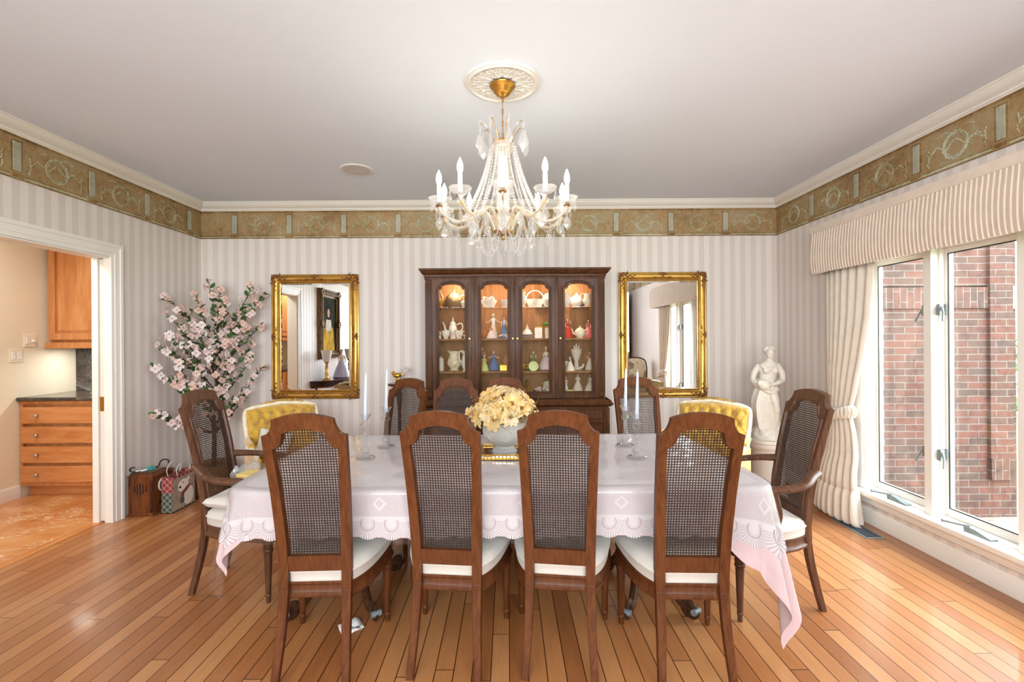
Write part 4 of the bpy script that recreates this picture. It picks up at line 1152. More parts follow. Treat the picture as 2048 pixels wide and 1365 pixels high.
# top shelf
place(teapot('teapot', 150*HS, 'pewter', long=True, spout=-1), 275, 0, 'dark patterned teapot with long pale spout on the top glass shelf', 'teapot', 4.68)
place(cup('cup', 66*HS, 'gold', -1), 160, 0, 'small gilt cup at the outer edge of the top shelf beside the dark teapot', 'cup', 4.52)
place(cup('sugar_bowl', 38*HS, 'ivory', 1, True), 350, 0, 'small covered bowl on the top shelf on the inner side of the dark teapot', 'bowl', 4.52)
place(basket('flower_basket', 120*HS, False), 555, 0, 'white openwork china basket heaped with flowers', 'basket')
place(cup('cup', 64*HS, 'white', 1), 685, 0, 'white china cup beside the flower-heaped basket', 'cup')
place(pitcher('vase', 120*HS, 'white', .8, -1, False), 822, 0, 'white vase on the top shelf beside the handled basket', 'vase', 4.52)
place(basket('handled_basket', 140*HS, True), 925, 0, 'white woven china basket with a tall hoop handle', 'basket', 4.66)
place(cup('cup', 58*HS, 'white', 1), 1022, 0, 'white china cup on the window side of the hoop-handled basket', 'cup', 4.53)
b = MB(); b.lathe([(.001,0),(.02,0),(.07,.006),(.074,.009),(.001,.004)], 28, T=Matrix.Translation((0,0,.078)) @ Matrix.Rotation(pi/2-.2,4,'X'))
place(obj('plate', b, P_['ivory'], smooth=50), 1040, 0, 'pale plate standing at the back behind the hoop-handled basket', 'plate', 4.76)
place(pitcher('jug', 100*HS, 'white', 1, -1), 1176, 0, 'white jug on the top shelf beside the plain white teapot', 'jug', 4.53)
place(teapot('teapot', 118*HS, 'white', lid='white'), 1258, 0, 'plain round white teapot on the top shelf', 'teapot', 4.68)
place(pitcher('jug', 104*HS, 'ivory', .9, -1), 1345, 0, 'cream jug with looped handle on the top shelf at the window end', 'jug', 4.53)
# second shelf
place(teapot('coffee_pot', 172*HS, 'white', True, -1), 265, 1, 'tall white coffee pot with pointed lid and slender spout', 'coffee pot', 4.66)
place(cup('sugar_bowl', 66*HS, 'floral', -1), 208, 1, 'flowered china cup in front of the tall coffee pot, spout side', 'cup', 4.54)
place(cup('creamer', 66*HS, 'floral', 1), 312, 1, 'flowered china cup in front of the tall coffee pot, handle side', 'cup', 4.54)
place(jar('jar', 64*HS, .016, 'white', 'white'), 156, 1, 'narrow white jar at the outer edge of the coffee pot shelf', 'jar')
b = MB(); b.lathe([(.001,0),(.014,0),(.004,.01),(.004,.06),(.02,.075),(.024,.11),(.001,.115)], 14)
place(obj('ornament', b, P_['brown'], smooth=50), 165, 1, 'amber ornament on a slim stand behind the narrow white jar', 'ornament', 4.74)
place(jar('jar', 44*HS, .014, 'floral', 'white'), 366, 1, 'little flowered jar at the inner edge of the coffee pot shelf', 'jar')
b = MB(); b.sphere((0,0,.042),(.026,.012,.042),14,10); b.tube([(0,0,.08),(0,0,.20)], .004, 6); b.sphere((0,0,.205),(.007,.004,.012),8,6)
place(obj('mandolin', b, P_['brown'], smooth=50), 514, 1, 'miniature amber mandolin standing upright behind the door mesh', 'ornament')
place(lady('figurine', 'pink', 'rose', 112*HS, 'fan', 'hair', .38), 575, 1, 'seated lady figurine in pink beside the miniature mandolin', 'figurine', 4.54)
place(lady('figurine', 'ivory', 'white', 215*HS, 'out', 'white', .16), 592, 1, 'tall all-white lady figurine behind the seated pink one', 'figurine', 4.68)
place(lady('figurine', 'blue', 'lilac', 190*HS, 'down', 'dark', .18), 676, 1, 'slim lady figurine in pale blue behind the white gravy boat', 'figurine', 4.68)
b = MB(); b.lathe([(.001,0),(.024,0),(.02,.008),(.04,.02),(.06,.042),(.056,.042),(.001,.018)], 24, sy=.6); b.tube(catmull([(-.05,0,.035),(-.075,0,.03),(-.09,0,.018)],4), .005, 6)
place(obj('gravy_boat', b, P_['white'], smooth=50), 712, 1, 'low white gravy boat in front of the pale blue lady', 'dish', 4.52)
b = MB(); b.box((-.058,-.05,0),(.058,.05,.034)); place(obj('music_box', b, P_['hair'], smooth=0, bevel=.003), 865, 1, 'dark wooden box under the white spread-skirt figurine', 'box')
o = place(lady('figurine', 'white', 'white', 88*HS, 'down', 'white', .52), 862, 1, 'white lady figurine with a wide spread skirt on the dark box', 'figurine'); o.location.z += .0345
place(jar('tea_caddy', 104*HS, .050, 'floral2', 'gold', True), 950, 1, 'square flowered tea caddy beside the dark wooden box', 'tea caddy')
place(jar('tea_caddy', 100*HS, .046, 'floral2', 'gold', True), 1030, 1, 'square flowered tea caddy under the green ornament', 'tea caddy')
b = MB(); b.lathe([(.001,0),(.03,0),(.036,.016),(.02,.03),(.006,.036),(.001,.05)], 16, mod=lambda a,z: 1+.1*cos(6*a)); o = place(obj('ornament', b, P_['green'], smooth=50), 1012, 1, 'green leafy ornament on top of the window-side tea caddy', 'ornament', 4.63); o.location.z += 100*HS + .001
place(lady('figurine', 'red', 'red', 168*HS, 'up', 'hair', .3), 1186, 1, 'lady figurine in a bright red gown, arm raised', 'figurine', 4.68)
place(teapot('teapot', 96*HS, 'ivory', spout=-1), 1286, 1, 'small ribbed ivory teapot beside the red-gowned lady', 'teapot', 4.53)
place(lady('figurine', 'rose', 'rose', 160*HS, 'down', 'hair', .36), 1352, 1, 'lady figurine in a rose gown at the window end of its shelf', 'figurine', 4.68)
# third shelf
place(jar('mug', 116*HS, .028, 'white', 'white'), 166, 2, 'white lidded mug beside the big flowered pitcher', 'mug')
b = MB()
place(pitcher('pitcher', 160*HS, 'floral2', 1.0), 275, 2, 'big round flowered pitcher on the third shelf', 'pitcher', 4.67)
place(pitcher('jug', 160*HS, 'floral', .55, -1), 364, 2, 'flowered jug with tall looped handle beside the big pitcher', 'jug', 4.53)
place(lady('figurine', 'lime', 'lime', 132*HS, 'down', 'white', .3), 514, 2, 'lady figurine in yellow-green beside the blue dancer', 'figurine', 4.525)
place(lady('figurine', 'dark', 'brown', 200*HS, 'down', 'brown', .16), 498, 2, 'tall dark figurine behind the yellow-green lady', 'figurine', 4.70)
place(lady('figurine', 'blue', 'blue', 162*HS, 'out', 'cream', .32), 590, 2, 'lady figurine in a full blue skirt with both arms spread', 'figurine', 4.66)
b = MB(); b.lathe([(.001,0),(.05,0),(.092,.010),(.095,.013),(.001,.005)], 36, mi=1, T=Matrix.Translation((0,0,.098)) @ Matrix.Rotation(pi/2-.18,4,'X')); b.lathe([(.001,.004),(.055,.006),(.001,.009)], 28, mi=0, T=Matrix.Translation((0,-.003,.098)) @ Matrix.Rotation(pi/2-.18,4,'X'))
b.tube([(.092*cos(a),-.012-.02*sin(a)*.9,.098+.092*sin(a)) for a in [2*pi*k/36 for k in range(36)]], .003, 5, True, 2)
place(obj('plate', b, [P_['ivory'], P_['brown'], P_['gold']], smooth=50), 745, 2, 'large gilt-edged plate on edge behind the cabinet middle', 'plate', 4.70)
b = MB(); b.box((-.035,-.02,0),(.035,.02,.055)); b.box((-.04,-.024,.055),(.04,.024,.062)); place(obj('trinket_box', b, P_['gold'], smooth=0, bevel=.004), 668, 2, 'gilt trinket box in front of the gilt-edged plate', 'box', 4.56)
place(cup('cup', 54*HS, 'gold', 1), 828, 2, 'gilt cup on the third shelf beside the green lady', 'cup', 4.54)
place(lady('figurine', 'green', 'green', 168*HS, 'fan', 'hair', .3), 910, 2, 'lady figurine in a deep green gown', 'figurine', 4.575)
b = MB(); b.lathe([(.001,0),(.04,0),(.046,.004),(.001,.006)], 24, T=Matrix.Translation((0,0,.046)) @ Matrix.Rotation(pi/2-.15,4,'X'))
place(obj('fan', b, P_['lime'], smooth=50), 910, 2, 'round green fan dish leaning before the green lady', 'dish', 4.495)
place(lady('figurine', 'pink', 'ivory', 190*HS, 'down', 'hair', .38, True), 1010, 2, 'lady figurine in a pale pink crinoline and hat', 'figurine', 4.71)
b = MB(); b.lathe([(.001,0),(.02,0),(.03,.03),(.02,.07),(.024,.085),(.001,.085)], 16); b.tube(catmull([(.02,0,.07),(.045,0,.06),(.05,0,.09),(.04,0,.115),(.05,0,.122)],4), .006, 6)
place(obj('swan', b, P_['white'], smooth=50), 1168, 2, 'white swan-necked vase beside the small bell', 'vase')
b = MB(); b.lathe([(.001,0),(.046,0),(.04,.03),(.025,.055),(.02,.07),(.012,.085),(.001,.086)], 18, mod=lambda a,z: 1+.06*cos(8*a))
place(obj('bell', b, P_['cream'], smooth=50), 1204, 2, 'small cream bell-shaped ornament before the tall flaring cream vase', 'ornament', 4.525)
b = MB(); b.lathe([(.001,0),(.055,0),(.05,.012),(.022,.03),(.02,.08),(.045,.14),(.056,.17),(.05,.19),(.001,.185)], 20, mod=lambda a,z: 1+.05*cos(7*a))
for a, hh in ((-.6,.2),(-.3,.235),(0,.25),(.35,.23),(.7,.2)): b.tube([(.04*sin(a),0,.15),(.075*sin(a),0,hh)], [.018,.006], 8)
b.tube(catmull([(.0,0,.02),(.05,-.01,.02),(.07,0,.05)],4), .012, 6)
place(obj('vase', b, P_['cream'], smooth=50), 1255, 2, 'tall cream flower-shaped vase flaring at the top', 'vase', 4.68)
place(lady('figurine', 'cream', 'brown', 155*HS, 'fan', 'brown', .24), 1362, 2, 'small figurine in amber and cream at the window end of the third shelf', 'figurine')
# bottom
b = MB(); b.lathe([(.001,0),(.06,0),(.055,.03),(.012,.12),(.001,.125)], 4); place(obj('ornament', b, P_['gold'], smooth=20), 858, 3, 'gilt pyramid ornament on the cabinet floor behind the gold flowers', 'ornament')
b = MB(); 
for k in range(9): b.sphere((.022*cos(k*2.4),.018*sin(k*2.4),.015+.026*(k%3)/2), (.014,.013,.013), 8, 6)
place(obj('shell_ornament', b, P_['pink'], smooth=60), 945, 3, 'small pink shell cluster on the cabinet floor', 'ornament')
b = MB()
for k in range(22): b.sphere((.035*cos(k*2.4)*(1-k/40),.028*sin(k*2.4),.015+.085*k/22), (.017,.016,.015), 8, 6)
place(obj('flower_ornament', b, P_['cream'], smooth=60), 1016, 3, 'cream china flower cluster on the cabinet floor', 'ornament')
place(lady('figurine', 'white', 'white', 130*HS, 'down', 'white', .2), 1166, 3, 'small white figurine at the cabinet floor edge beside the mesh stile', 'figurine')
place(lady('figurine', 'cream', 'cream', 156*HS, 'fan', 'brown', .28), 1265, 3, 'bisque lady figurine in the middle of the window-end cabinet floor', 'figurine')
place(lady('figurine', 'ivory', 'cream', 150*HS, 'down', 'brown', .34), 1366, 3, 'bisque lady figurine at the window end of the cabinet floor', 'figurine')
b = MB(); b.box((-.028,-.02,0),(.028,.02,.03)); place(obj('box', b, P_['lime'], smooth=0, bevel=.003), 1200, 3, 'tiny pale box on the cabinet floor between two bisque figurines', 'box', 4.54)

# ------------------------------------------------------------------ gilt mirrors
M['gilt'] = plain('antique_gilt', RGB(208,162,82), .3, .85, vary=.14, scale=9)
M['gilt_red'] = plain('rubbed_gilt', RGB(142,92,54), .45, .6, vary=.25, scale=60)
MT = Matrix(((1,0,0,0),(0,0,-1,0),(0,1,0,0),(0,0,0,1)))       # x,y,up -> x,-y(out),z
def ornament(b, c, ang, s, big, rr):
    R = Matrix.Translation((c[0], c[1], .026)) @ Matrix.Rotation(ang, 4, 'Z')
    for k in range(-2,3):      # palmette
        a = k*.5; b.sphere((0,0,0), (s*.10,s*.30,.006), 8, 6, T=MT @ R @ Matrix.Rotation(a,4,'Z') @ Matrix.Translation((0,s*.34,.002)))
    b.sphere((0,0,.004), (s*.16,s*.16,.009), 10, 6, T=MT @ R)
    for sg in (-1,1):          # trailing leaf scrolls
        L = s*(1.55 if big else 1.1)
        pts = [(sg*L*u, .30*s*sin(u*pi*2.2)*(1-u*.6), .004*(1-u)) for u in [i/10 for i in range(11)]]
        b.tube(pts, [s*.085*(1-.75*i/10) for i in range(11)], 6, T=MT @ R)
        for i in range(2,10,2):
            p = pts[i]
            for q in (-1,1): b.sphere((0,0,0), (s*.16,s*.055,.005), 8, 5, T=MT @ R @ Matrix.Translation(p) @ Matrix.Rotation(q*.8 if sg > 0 else pi-q*.8,4,'Z') @ Matrix.Translation((s*.12,0,0)))
        b.tube([(sg*(s*.3+s*.16*cos(a)*(1-a/9)), -.18*s+s*.16*sin(a)*(1-a/9), .003) for a in [i*.45 for i in range(15)]], s*.045, 5, T=MT @ R)
def gilt_mirror(x0, x1, z0, z1, label):
    cx, cz = (x0+x1)/2, (z0+z1)/2; hw, hh = (x1-x0)/2, (z1-z0)/2
    t = thing('wall_mirror', label, 'mirror', (cx, YB-.002, cz))
    f = .078; b = MB(); ih, iv = hw-f, hh-f
    prof = [(-.010,.004),(-.010,.012),(-.004,.016),(.004,.014),(.008,.010),(.014,.012),(.020,.020),(.032,.030),(.045,.033),(.058,.030),(.066,.022),(.070,.024),(.078,.020),(.078,0),(-.010,0)]
    b.sweep(prof, [(-ih,-iv,0),(ih,-iv,0),(ih,iv,0),(-ih,iv,0)], closed=True, T=MT)
    obj('frame', b, M['gilt'], t, smooth=45)
    b = MB(); n = 0
    for sx in (-1,1):
        for i in range(int(2*iv/.0085)): b.sphere((sx*(ih+.011), -iv+.0085*(i+.5), .013), .0035, 6, 4, T=MT)
    for sy in (-1,1):
        for i in range(int(2*ih/.0085)): b.sphere((-ih+.0085*(i+.5), sy*(iv+.011), .013), .0035, 6, 4, T=MT)
    obj('beading', b, M['gilt'], t, smooth=60)
    rr = random.Random(5)
    for c, a, s, big in (((hw-.040,hh-.040),-pi/4,.068,True),((-hw+.040,hh-.040),pi/4,.068,True),((hw-.04,-hh+.04),-3*pi/4,.068,True),((-hw+.04,-hh+.04),3*pi/4,.068,True)):
        b = MB(); ornament(b, c, a, s, False, rr)
        for q in (-1,1):
            sx = 1 if c[0] > 0 else -1; sy = 1 if c[1] > 0 else -1
            d = (-sx,0) if q < 0 else (0,-sy)
            for i in range(5):
                u = .03+.022*i; b.sphere((c[0]+d[0]*u+(0 if q < 0 else .006*(-1)**i), c[1]+d[1]*u+(.006*(-1)**i if q < 0 else 0), .032), ((.016 if q < 0 else .011)*(1-i*.1), (.011 if q < 0 else .016)*(1-i*.1), .007), 8, 5, T=MT)
        obj('corner_ornament', b, M['gilt_red'], t, smooth=60)
    for c, a, s in (((0,hh-.04),0,.068),((0,-hh+.04),pi,.068),((hw-.04,0),-pi/2,.068),((-hw+.04,0),pi/2,.068)):
        b = MB(); ornament(b, c, a, s, True, rr); obj('side_ornament', b, M['gilt_red'], t, smooth=60)
    b = MB(); g = .024
    b.loft([[(-ih-.008,-iv-.008,.006),(ih+.008,-iv-.008,.006),(ih+.008,iv+.008,.006),(-ih-.008,iv+.008,.006)],[(-ih+g,-iv+g,.0085),(ih-g,-iv+g,.0085),(ih-g,iv-g,.0085),(-ih+g,iv-g,.0085)]], cap=True, T=MT)
    obj('mirror_glass', b, M['mirror'], t, smooth=0)
    return t
gilt_mirror(-2.352, -1.482, .81, 2.052, 'tall gilt-framed mirror between the blossom tree and the cabinet, reflecting the doorway')
gilt_mirror(1.110, 1.985, .80, 2.052, 'tall gilt-framed mirror between the cabinet and the statue, reflecting the window')
# ------------------------------------------------------------------ ceiling medallion, speaker, chandelier
KX_, KY_ = -.018, 2.585
b = MB(); zc = HC
def low(prof, n=72, mod=None): b.lathe([(r, -z) for r, z in prof], n, c=(KX_, KY_, zc), mod=mod)
low([(.001,.001),(.204,.001),(.204,.010),(.198,.016),(.192,.014),(.188,.020),(.178,.022),(.172,.016),(.165,.012),(.06,.012),(.001,.012)])
rr = random.Random(2)
for ringi, (r0, n, s) in enumerate(((.082,10,.030),(.130,16,.026),(.150,16,.018))):
    for i in range(n):
        a = 2*pi*(i+.5*(ringi % 2))/n
        T = Matrix.Translation((KX_, KY_, zc-.0125)) @ Matrix.Rotation(a, 4, 'Z')
        b.sphere((r0,0,0), (s,.008,.006), 8, 5, T=T)
        for sg in (-1,1):
            b.tube([(r0-.01+s*.8*u, sg*(.006+.02*sin(u*2.6)), -.001) for u in [k/7 for k in range(8)]], [.0048-.003*k/7 for k in range(8)], 5, T=T)
            b.tube([(r0+s*.35+.010*cos(q)*(1-q/12), sg*(.020+.010*sin(q)*(1-q/12)), -.001) for q in [k*.6 for k in range(10)]], .0028, 5, T=T)
tag(obj('ceiling_medallion', b, M['plaster'], smooth=50), 'round white plaster ceiling medallion with leaf relief above the chandelier', 'ceiling medallion')
t = thing('ceiling_speaker', 'flush round white speaker grille set in the ceiling', 'speaker', (-1.21, 3.905, HC))
b = MB(); b.lathe([(.108,-.001),(.133,-.001),(.133,-.005),(.126,-.008),(.108,-.006)], 40, cap=False); obj('trim_ring', b, M['white'], t, smooth=40)
b = MB(); b.lathe([(.001,-.004),(.108,-.004),(.108,-.001),(.001,-.001)], 40); obj('grille', b, plain('speaker_mesh', RGB(214,210,206), .8, vary=.1, scale=300), t, smooth=40)

ch = thing('chandelier', 'crystal chandelier with ten lit candle arms hanging from a gold canopy', 'chandelier', (KX_, KY_, HC))
def cz(z): return z - HC
b = MB(); b.lathe([(.001,cz(2.7545)),(.066,cz(2.7545)),(.069,cz(2.751)),(.065,cz(2.745)),(.055,cz(2.738)),(.048,cz(2.728)),(.042,cz(2.714)),(.030,cz(2.702)),(.020,cz(2.698)),(.012,cz(2.694)),(.012,cz(2.688)),(.001,cz(2.688))], 48, mod=lambda a,z: 1+.06*abs(sin(10*a)) if cz(2.70) < z < cz(2.75) else 1)
obj('canopy', b, plain('satin_gold', RGB(196,146,66), .34, .9, vary=.08, scale=20), ch, smooth=50)
b = MB(); z = 2.690; i = 0
while z > 2.47:
    L = .046 if i % 2 else .024; w_ = .0075 if i % 2 else .005
    T = Matrix.Translation((0,0,cz(z-L/2))) @ Matrix.Rotation(i*pi/2, 4, 'Z')
    b.tube([(w_*cos(a),0,(L/2+.003)*sin(a)) for a in [2*pi*k/16 for k in range(16)]], .0017, 5, True, 0, T); z -= L-.003; i += 1
b.tube([(.002,.002,cz(2.69)),(-.002,.003,cz(2.6)),(.003,-.002,cz(2.47))], .0015, 5)
obj('chain', b, M['brass'], ch, smooth=50)
amb = glass('amber_lit_glass', (1,.93,.78,1), .35, .06, 1.6)
b = MB(); b.lathe([(.001,cz(2.47)),(.012,cz(2.468)),(.014,cz(2.455)),(.05,cz(2.452)),(.054,cz(2.448)),(.05,cz(2.443)),(.001,cz(2.443))], 30); b.lathe([(.001,cz(1.945)),(.03,cz(1.947)),(.052,cz(1.963)),(.055,cz(1.975)),(.03,cz(1.985)),(.001,cz(1.985))], 30); b.lathe([(.001,cz(1.925)),(.012,cz(1.93)),(.016,cz(1.945)),(.001,cz(1.947))], 16)
b.tube([(0,0,cz(2.46)),(0,0,cz(1.95))], .006, 8)
obj('stem', b, M['brass'], ch, smooth=50)
b = MB(); b.lathe([(.001,cz(1.985)),(.03,cz(1.985)),(.046,cz(2.005)),(.052,cz(2.03)),(.04,cz(2.06)),(.024,cz(2.075)),(.034,cz(2.09)),(.034,cz(2.10)),(.022,cz(2.115)),(.028,cz(2.16)),(.034,cz(2.22)),(.03,cz(2.30)),(.024,cz(2.36)),(.03,cz(2.375)),(.05,cz(2.405)),(.058,cz(2.43)),(.055,cz(2.443)),(.001,cz(2.44))], 30, mod=lambda a,z: 1+.05*cos(10*a))
obj('glass_column', b, amb, ch, smooth=40)

def pendant(b, p, L, mi=0, ry=0):
    """faceted kite-shaped drop with its small button on top"""
    T = Matrix.Translation(p) @ Matrix.Rotation(ry, 4, 'Z')
    b.sphere((0,0,-.006), (.005,.005,.006), 8, 5, mi, T)
    w = L*.26; th = L*.09
    rings = []
    for (u, k) in ((.0,.10),(.22,.62),(.55,1.0),(.70,.98),(1.0,.06)):
        z = -.013-(L-.013)*u
        rings.append([(w*k*cos(a), th*k*sin(a), z) for a in [2*pi*q/8 for q in range(8)]])
    b.loft(rings, mi=mi, T=T)
def beads(b, pts, r, mi=0):
    P = [Vector(p) for p in pts]; acc = 0
    for a, c in zip(P, P[1:]):
        L = (c-a).length; s = -acc
        while s + 2*r <= L:
            s += 2.05*r
            if s < 0 or s > L: continue
            b.sphere(a + (c-a)*(s/L), r, 7, 5, mi)
        acc = L - s
    return b
def beads2(b, pts, r, mi=0):
    P = [Vector(p) for p in pts]; d = [0]
    for a, c in zip(P, P[1:]): d.append(d[-1] + (c-a).length)
    n = max(2, int(d[-1]/(2.08*r)))
    for i in range(n+1):
        q = d[-1]*i/n
        for k in range(len(P)-1):
            if d[k] <= q <= d[k+1]+1e-9:
                b.sphere(P[k] + (P[k+1]-P[k])*((q-d[k])/max(1e-9,d[k+1]-d[k])), r*(.85+.25*sin(pi*i/n)), 7, 5, mi); break
# one arm along +x, then copies round the stem
arm_o = []
b = MB(); path = catmull([(.045,0,cz(1.972)),(.062,0,cz(2.02)),(.10,0,cz(2.072)),(.145,0,cz(2.066)),(.19,0,cz(2.028)),(.24,0,cz(2.008)),(.295,0,cz(2.022)),(.335,0,cz(2.055)),(.345,0,cz(2.082))], 5)
b.tube(path, .0115, 10); 
arm_root = obj('arm', b, glass('arm_glass', (1,.975,.93,1), .24, .04, 2.2), ch, smooth=60)
b = MB(); b.tube([p + Vector((0,0,0)) for p in path], .0045, 6); obj('gilt_core', b, plain('pale_gilt', RGB(232,204,150), .35, .8), arm_root, smooth=60)
b = MB(); b.lathe([(.001,cz(2.078)),(.018,cz(2.078)),(.021,cz(2.082)),(.010,cz(2.088)),(.001,cz(2.088))], 16, c=(.345,0,0)); b.tube([(.345,0,cz(2.04)),(.345,0,cz(2.08))], .0035, 6); obj('drip_cap', b, M['brass'], arm_root, smooth=50)
b = MB(); b.lathe([(.001,cz(2.0885)),(.018,cz(2.0885)),(.030,cz(2.094)),(.042,cz(2.104)),(.052,cz(2.122)),(.050,cz(2.122)),(.038,cz(2.108)),(.02,cz(2.098)),(.001,cz(2.096))], 32, c=(.345,0,0), mod=lambda a,z: 1+(.09*abs(cos(4*a)) if z > cz(2.1) else 0))
obj('bobeche', b, M['drop'], arm_root, smooth=40)
b = MB(); b.lathe([(.001,cz(2.097)),(.0115,cz(2.097)),(.0115,cz(2.188)),(.001,cz(2.188))], 16, c=(.345,0,0)); obj('candle_sleeve', b, M['white'], arm_root, smooth=40)
b = MB(); b.lathe([(.001,cz(2.1885)),(.007,cz(2.19)),(.0125,cz(2.203)),(.0145,cz(2.218)),(.0125,cz(2.236)),(.007,cz(2.252)),(.003,cz(2.262)),(.001,cz(2.266))], 16, c=(.345,0,0))
BULB = emis('lit_bulb', (1.0,.91,.78,1), 23)
obj('bulb', b, BULB, arm_root, smooth=60)
small = None
for k in range(4):
    a = pi/4 + k*pi/2; q = (.345+.048*cos(a), .048*sin(a), cz(2.116))
    if small is None:
        b = MB(); pendant(b, (0,0,0), .062); small = obj('pendant', b, M['crystal'], arm_root, smooth=20); o = small
    else: o = small.copy(); COL.objects.link(o)
    o.location = q; o.rotation_euler = (0,0,a+pi/2)
for q, L, ry in (((.345,0,cz(2.04)),.085,.4),((.255,0,cz(1.998)),.095,pi/2+.3),((.30,.012,cz(2.015)),.080,.9),((.15,0,cz(2.052)),.085,1.2)):
    b = MB(); pendant(b, (0,0,0), L); obj('pendant', b, M['crystal'], arm_root, smooth=20, loc=q, rot=ry)
b = MB()
for sg in (-1,1):
    p0 = Vector((.066, sg*.016, cz(2.425))); p1 = Vector((.205, sg*.028, cz(2.045)))
    pts = []
    for i in range(13):
        u = i/12; p = p0.lerp(p1, u); p.x -= .020*sin(pi*u); pts.append(p)
    beads2(b, pts, .0080 if sg > 0 else .0060)
beads2(b, [(.205+.13*u, .03*sin(pi*u), cz(2.04+.03*u-.06*sin(pi*u))) for u in [i/10 for i in range(11)]], .0052)
obj('bead_strands', b, M['drop'], arm_root, smooth=60)
b = MB(); q0 = radians(36)
beads2(b, [(.165*cos(q0*u), .165*sin(q0*u), cz(2.035-.135*sin(pi*u))) for u in [i/12 for i in range(13)]], .0050)
beads2(b, [(.05+.10*u, .012, cz(1.955+.07*u-.14*sin(pi*u))) for u in [i/10 for i in range(11)]], .0050)
beads2(b, [(.03*(1-u*.7), .004, cz(1.945-.10*u)) for u in [i/8 for i in range(9)]], .0055)
obj('bead_swags', b, M['drop'], arm_root, smooth=60)
for k in range(1, 10):
    a = arm_root.copy(); COL.objects.link(a); a.parent = ch; a.rotation_euler = (0,0,-pi/2+2*pi*k/10)
    for c_ in arm_root.children:
        d = c_.copy(); COL.objects.link(d); d.parent = a
arm_root.rotation_euler = (0,0,-pi/2)
# crown of curved glass spikes with drops
b = MB(); path = catmull([(.045,0,cz(2.445)),(.058,0,cz(2.47)),(.078,0,cz(2.51)),(.102,0,cz(2.538)),(.122,0,cz(2.535))], 5)
b.tube(path, [.0075-.003*i/len(path) for i in range(len(path))], 8); b.tube(path, .0028, 6, mi=1); b.sphere((.125,0,cz(2.535)), .008, 8, 6)
for a in range(5): b.sphere((.118+.012*cos(a*1.26), .012*sin(a*1.26), cz(2.546)), .0042, 6, 4)
b.sphere((.124,0,cz(2.52)), .0075, 8, 6); b.sphere((.124,0,cz(2.505)), .0085, 8, 6); pendant(b, (.124,0,cz(2.497)), .115, ry=.5)
sp = obj('crown_spike', b, [M['crystal'], M['brass']], ch, smooth=40)
for k in range(1, 8):
    c_ = sp.copy(); COL.objects.link(c_); c_.parent = ch; c_.rotation_euler = (0,0,.25+2*pi*k/8)
sp.rotation_euler = (0,0,.25)
# ------------------------------------------------------------------ blossom tree in the corner
tr = thing('blossom_tree', 'tall artificial dogwood tree with pale pink blossom in the corner behind the armchair', 'artificial tree', (-2.70, 4.43, 0))
TRX, TRY = -2.70, 4.43
def at(px, py, Y): 
    dx, dy = px-1024, py-682.5; u, v = dx-.0066*dy+9, dy+.0066*dx+5
    return Vector((u*Y/967, Y, 1.40 - v*Y/967))
b = MB(); b.lathe([(.001,0),(.13,0),(.15,.02),(.17,.26),(.18,.28),(.165,.28),(.15,.25),(.001,.24)], 24); obj('pot', b, plain('basket_pot', RGB(150,112,72), .7, vary=.2, scale=60), tr, smooth=40)
rr = random.Random(21)
tips = [(418,565,4.45),(452,600,4.40),(395,600,4.35),(330,595,4.25),(345,640,4.15),(372,625,4.50),(305,690,4.15),(308,735,4.10),(332,705,4.30),(350,760,4.20),(328,832,4.10),(312,828,4.05),(505,575,4.50),(528,592,4.55),(510,612,4.45),(480,625,4.60),(468,650,4.30),(522,652,4.50),(505,690,4.40),(526,735,4.45),(500,720,4.25),(495,785,4.30),(470,800,4.35),(440,640,4.20),(400,660,4.15),(420,700,4.05),(380,690,4.05),(450,735,4.10),(360,735,4.05),(400,740,4.15),(470,690,4.10),(440,580,4.60),(365,660,4.25),(430,670,4.35),(385,775,4.10),(455,770,4.25),(340,675,4.05),(488,660,4.15)]
origin = Vector((TRX, TRY, 0))
def safe(p):
    return Vector((max(XL+.06, min(p.x, 2.6)), min(p.y, YB-.06), p.z))
wd = MB(); lf = MB(); flowers = []
trunk = [Vector((0,0,.2)), Vector((.02,-.02,.5)), Vector((0,.0,.8)), Vector((.04,.02,1.1)), Vector((.05,.04,1.4))]
wd.tube(catmull(trunk,5), [.022-.012*i/20 for i in range(21)], 8)
def leaf(p, d, L):
    d = d.normalized(); side = d.cross(Vector((rr.uniform(-1,1),rr.uniform(-1,1),rr.uniform(-.3,1)))).normalized(); up = side.cross(d)
    rows = []
    for i in range(5):
        u = i/4; w = L*.34*sin(pi*min(.98,max(.03,u)))**.8; c = p + d*L*u + up*(-.25*L*u*u)
        rows.append([c-side*w+up*w*.35, c, c+side*w+up*w*.35])
    lf.grid(rows)
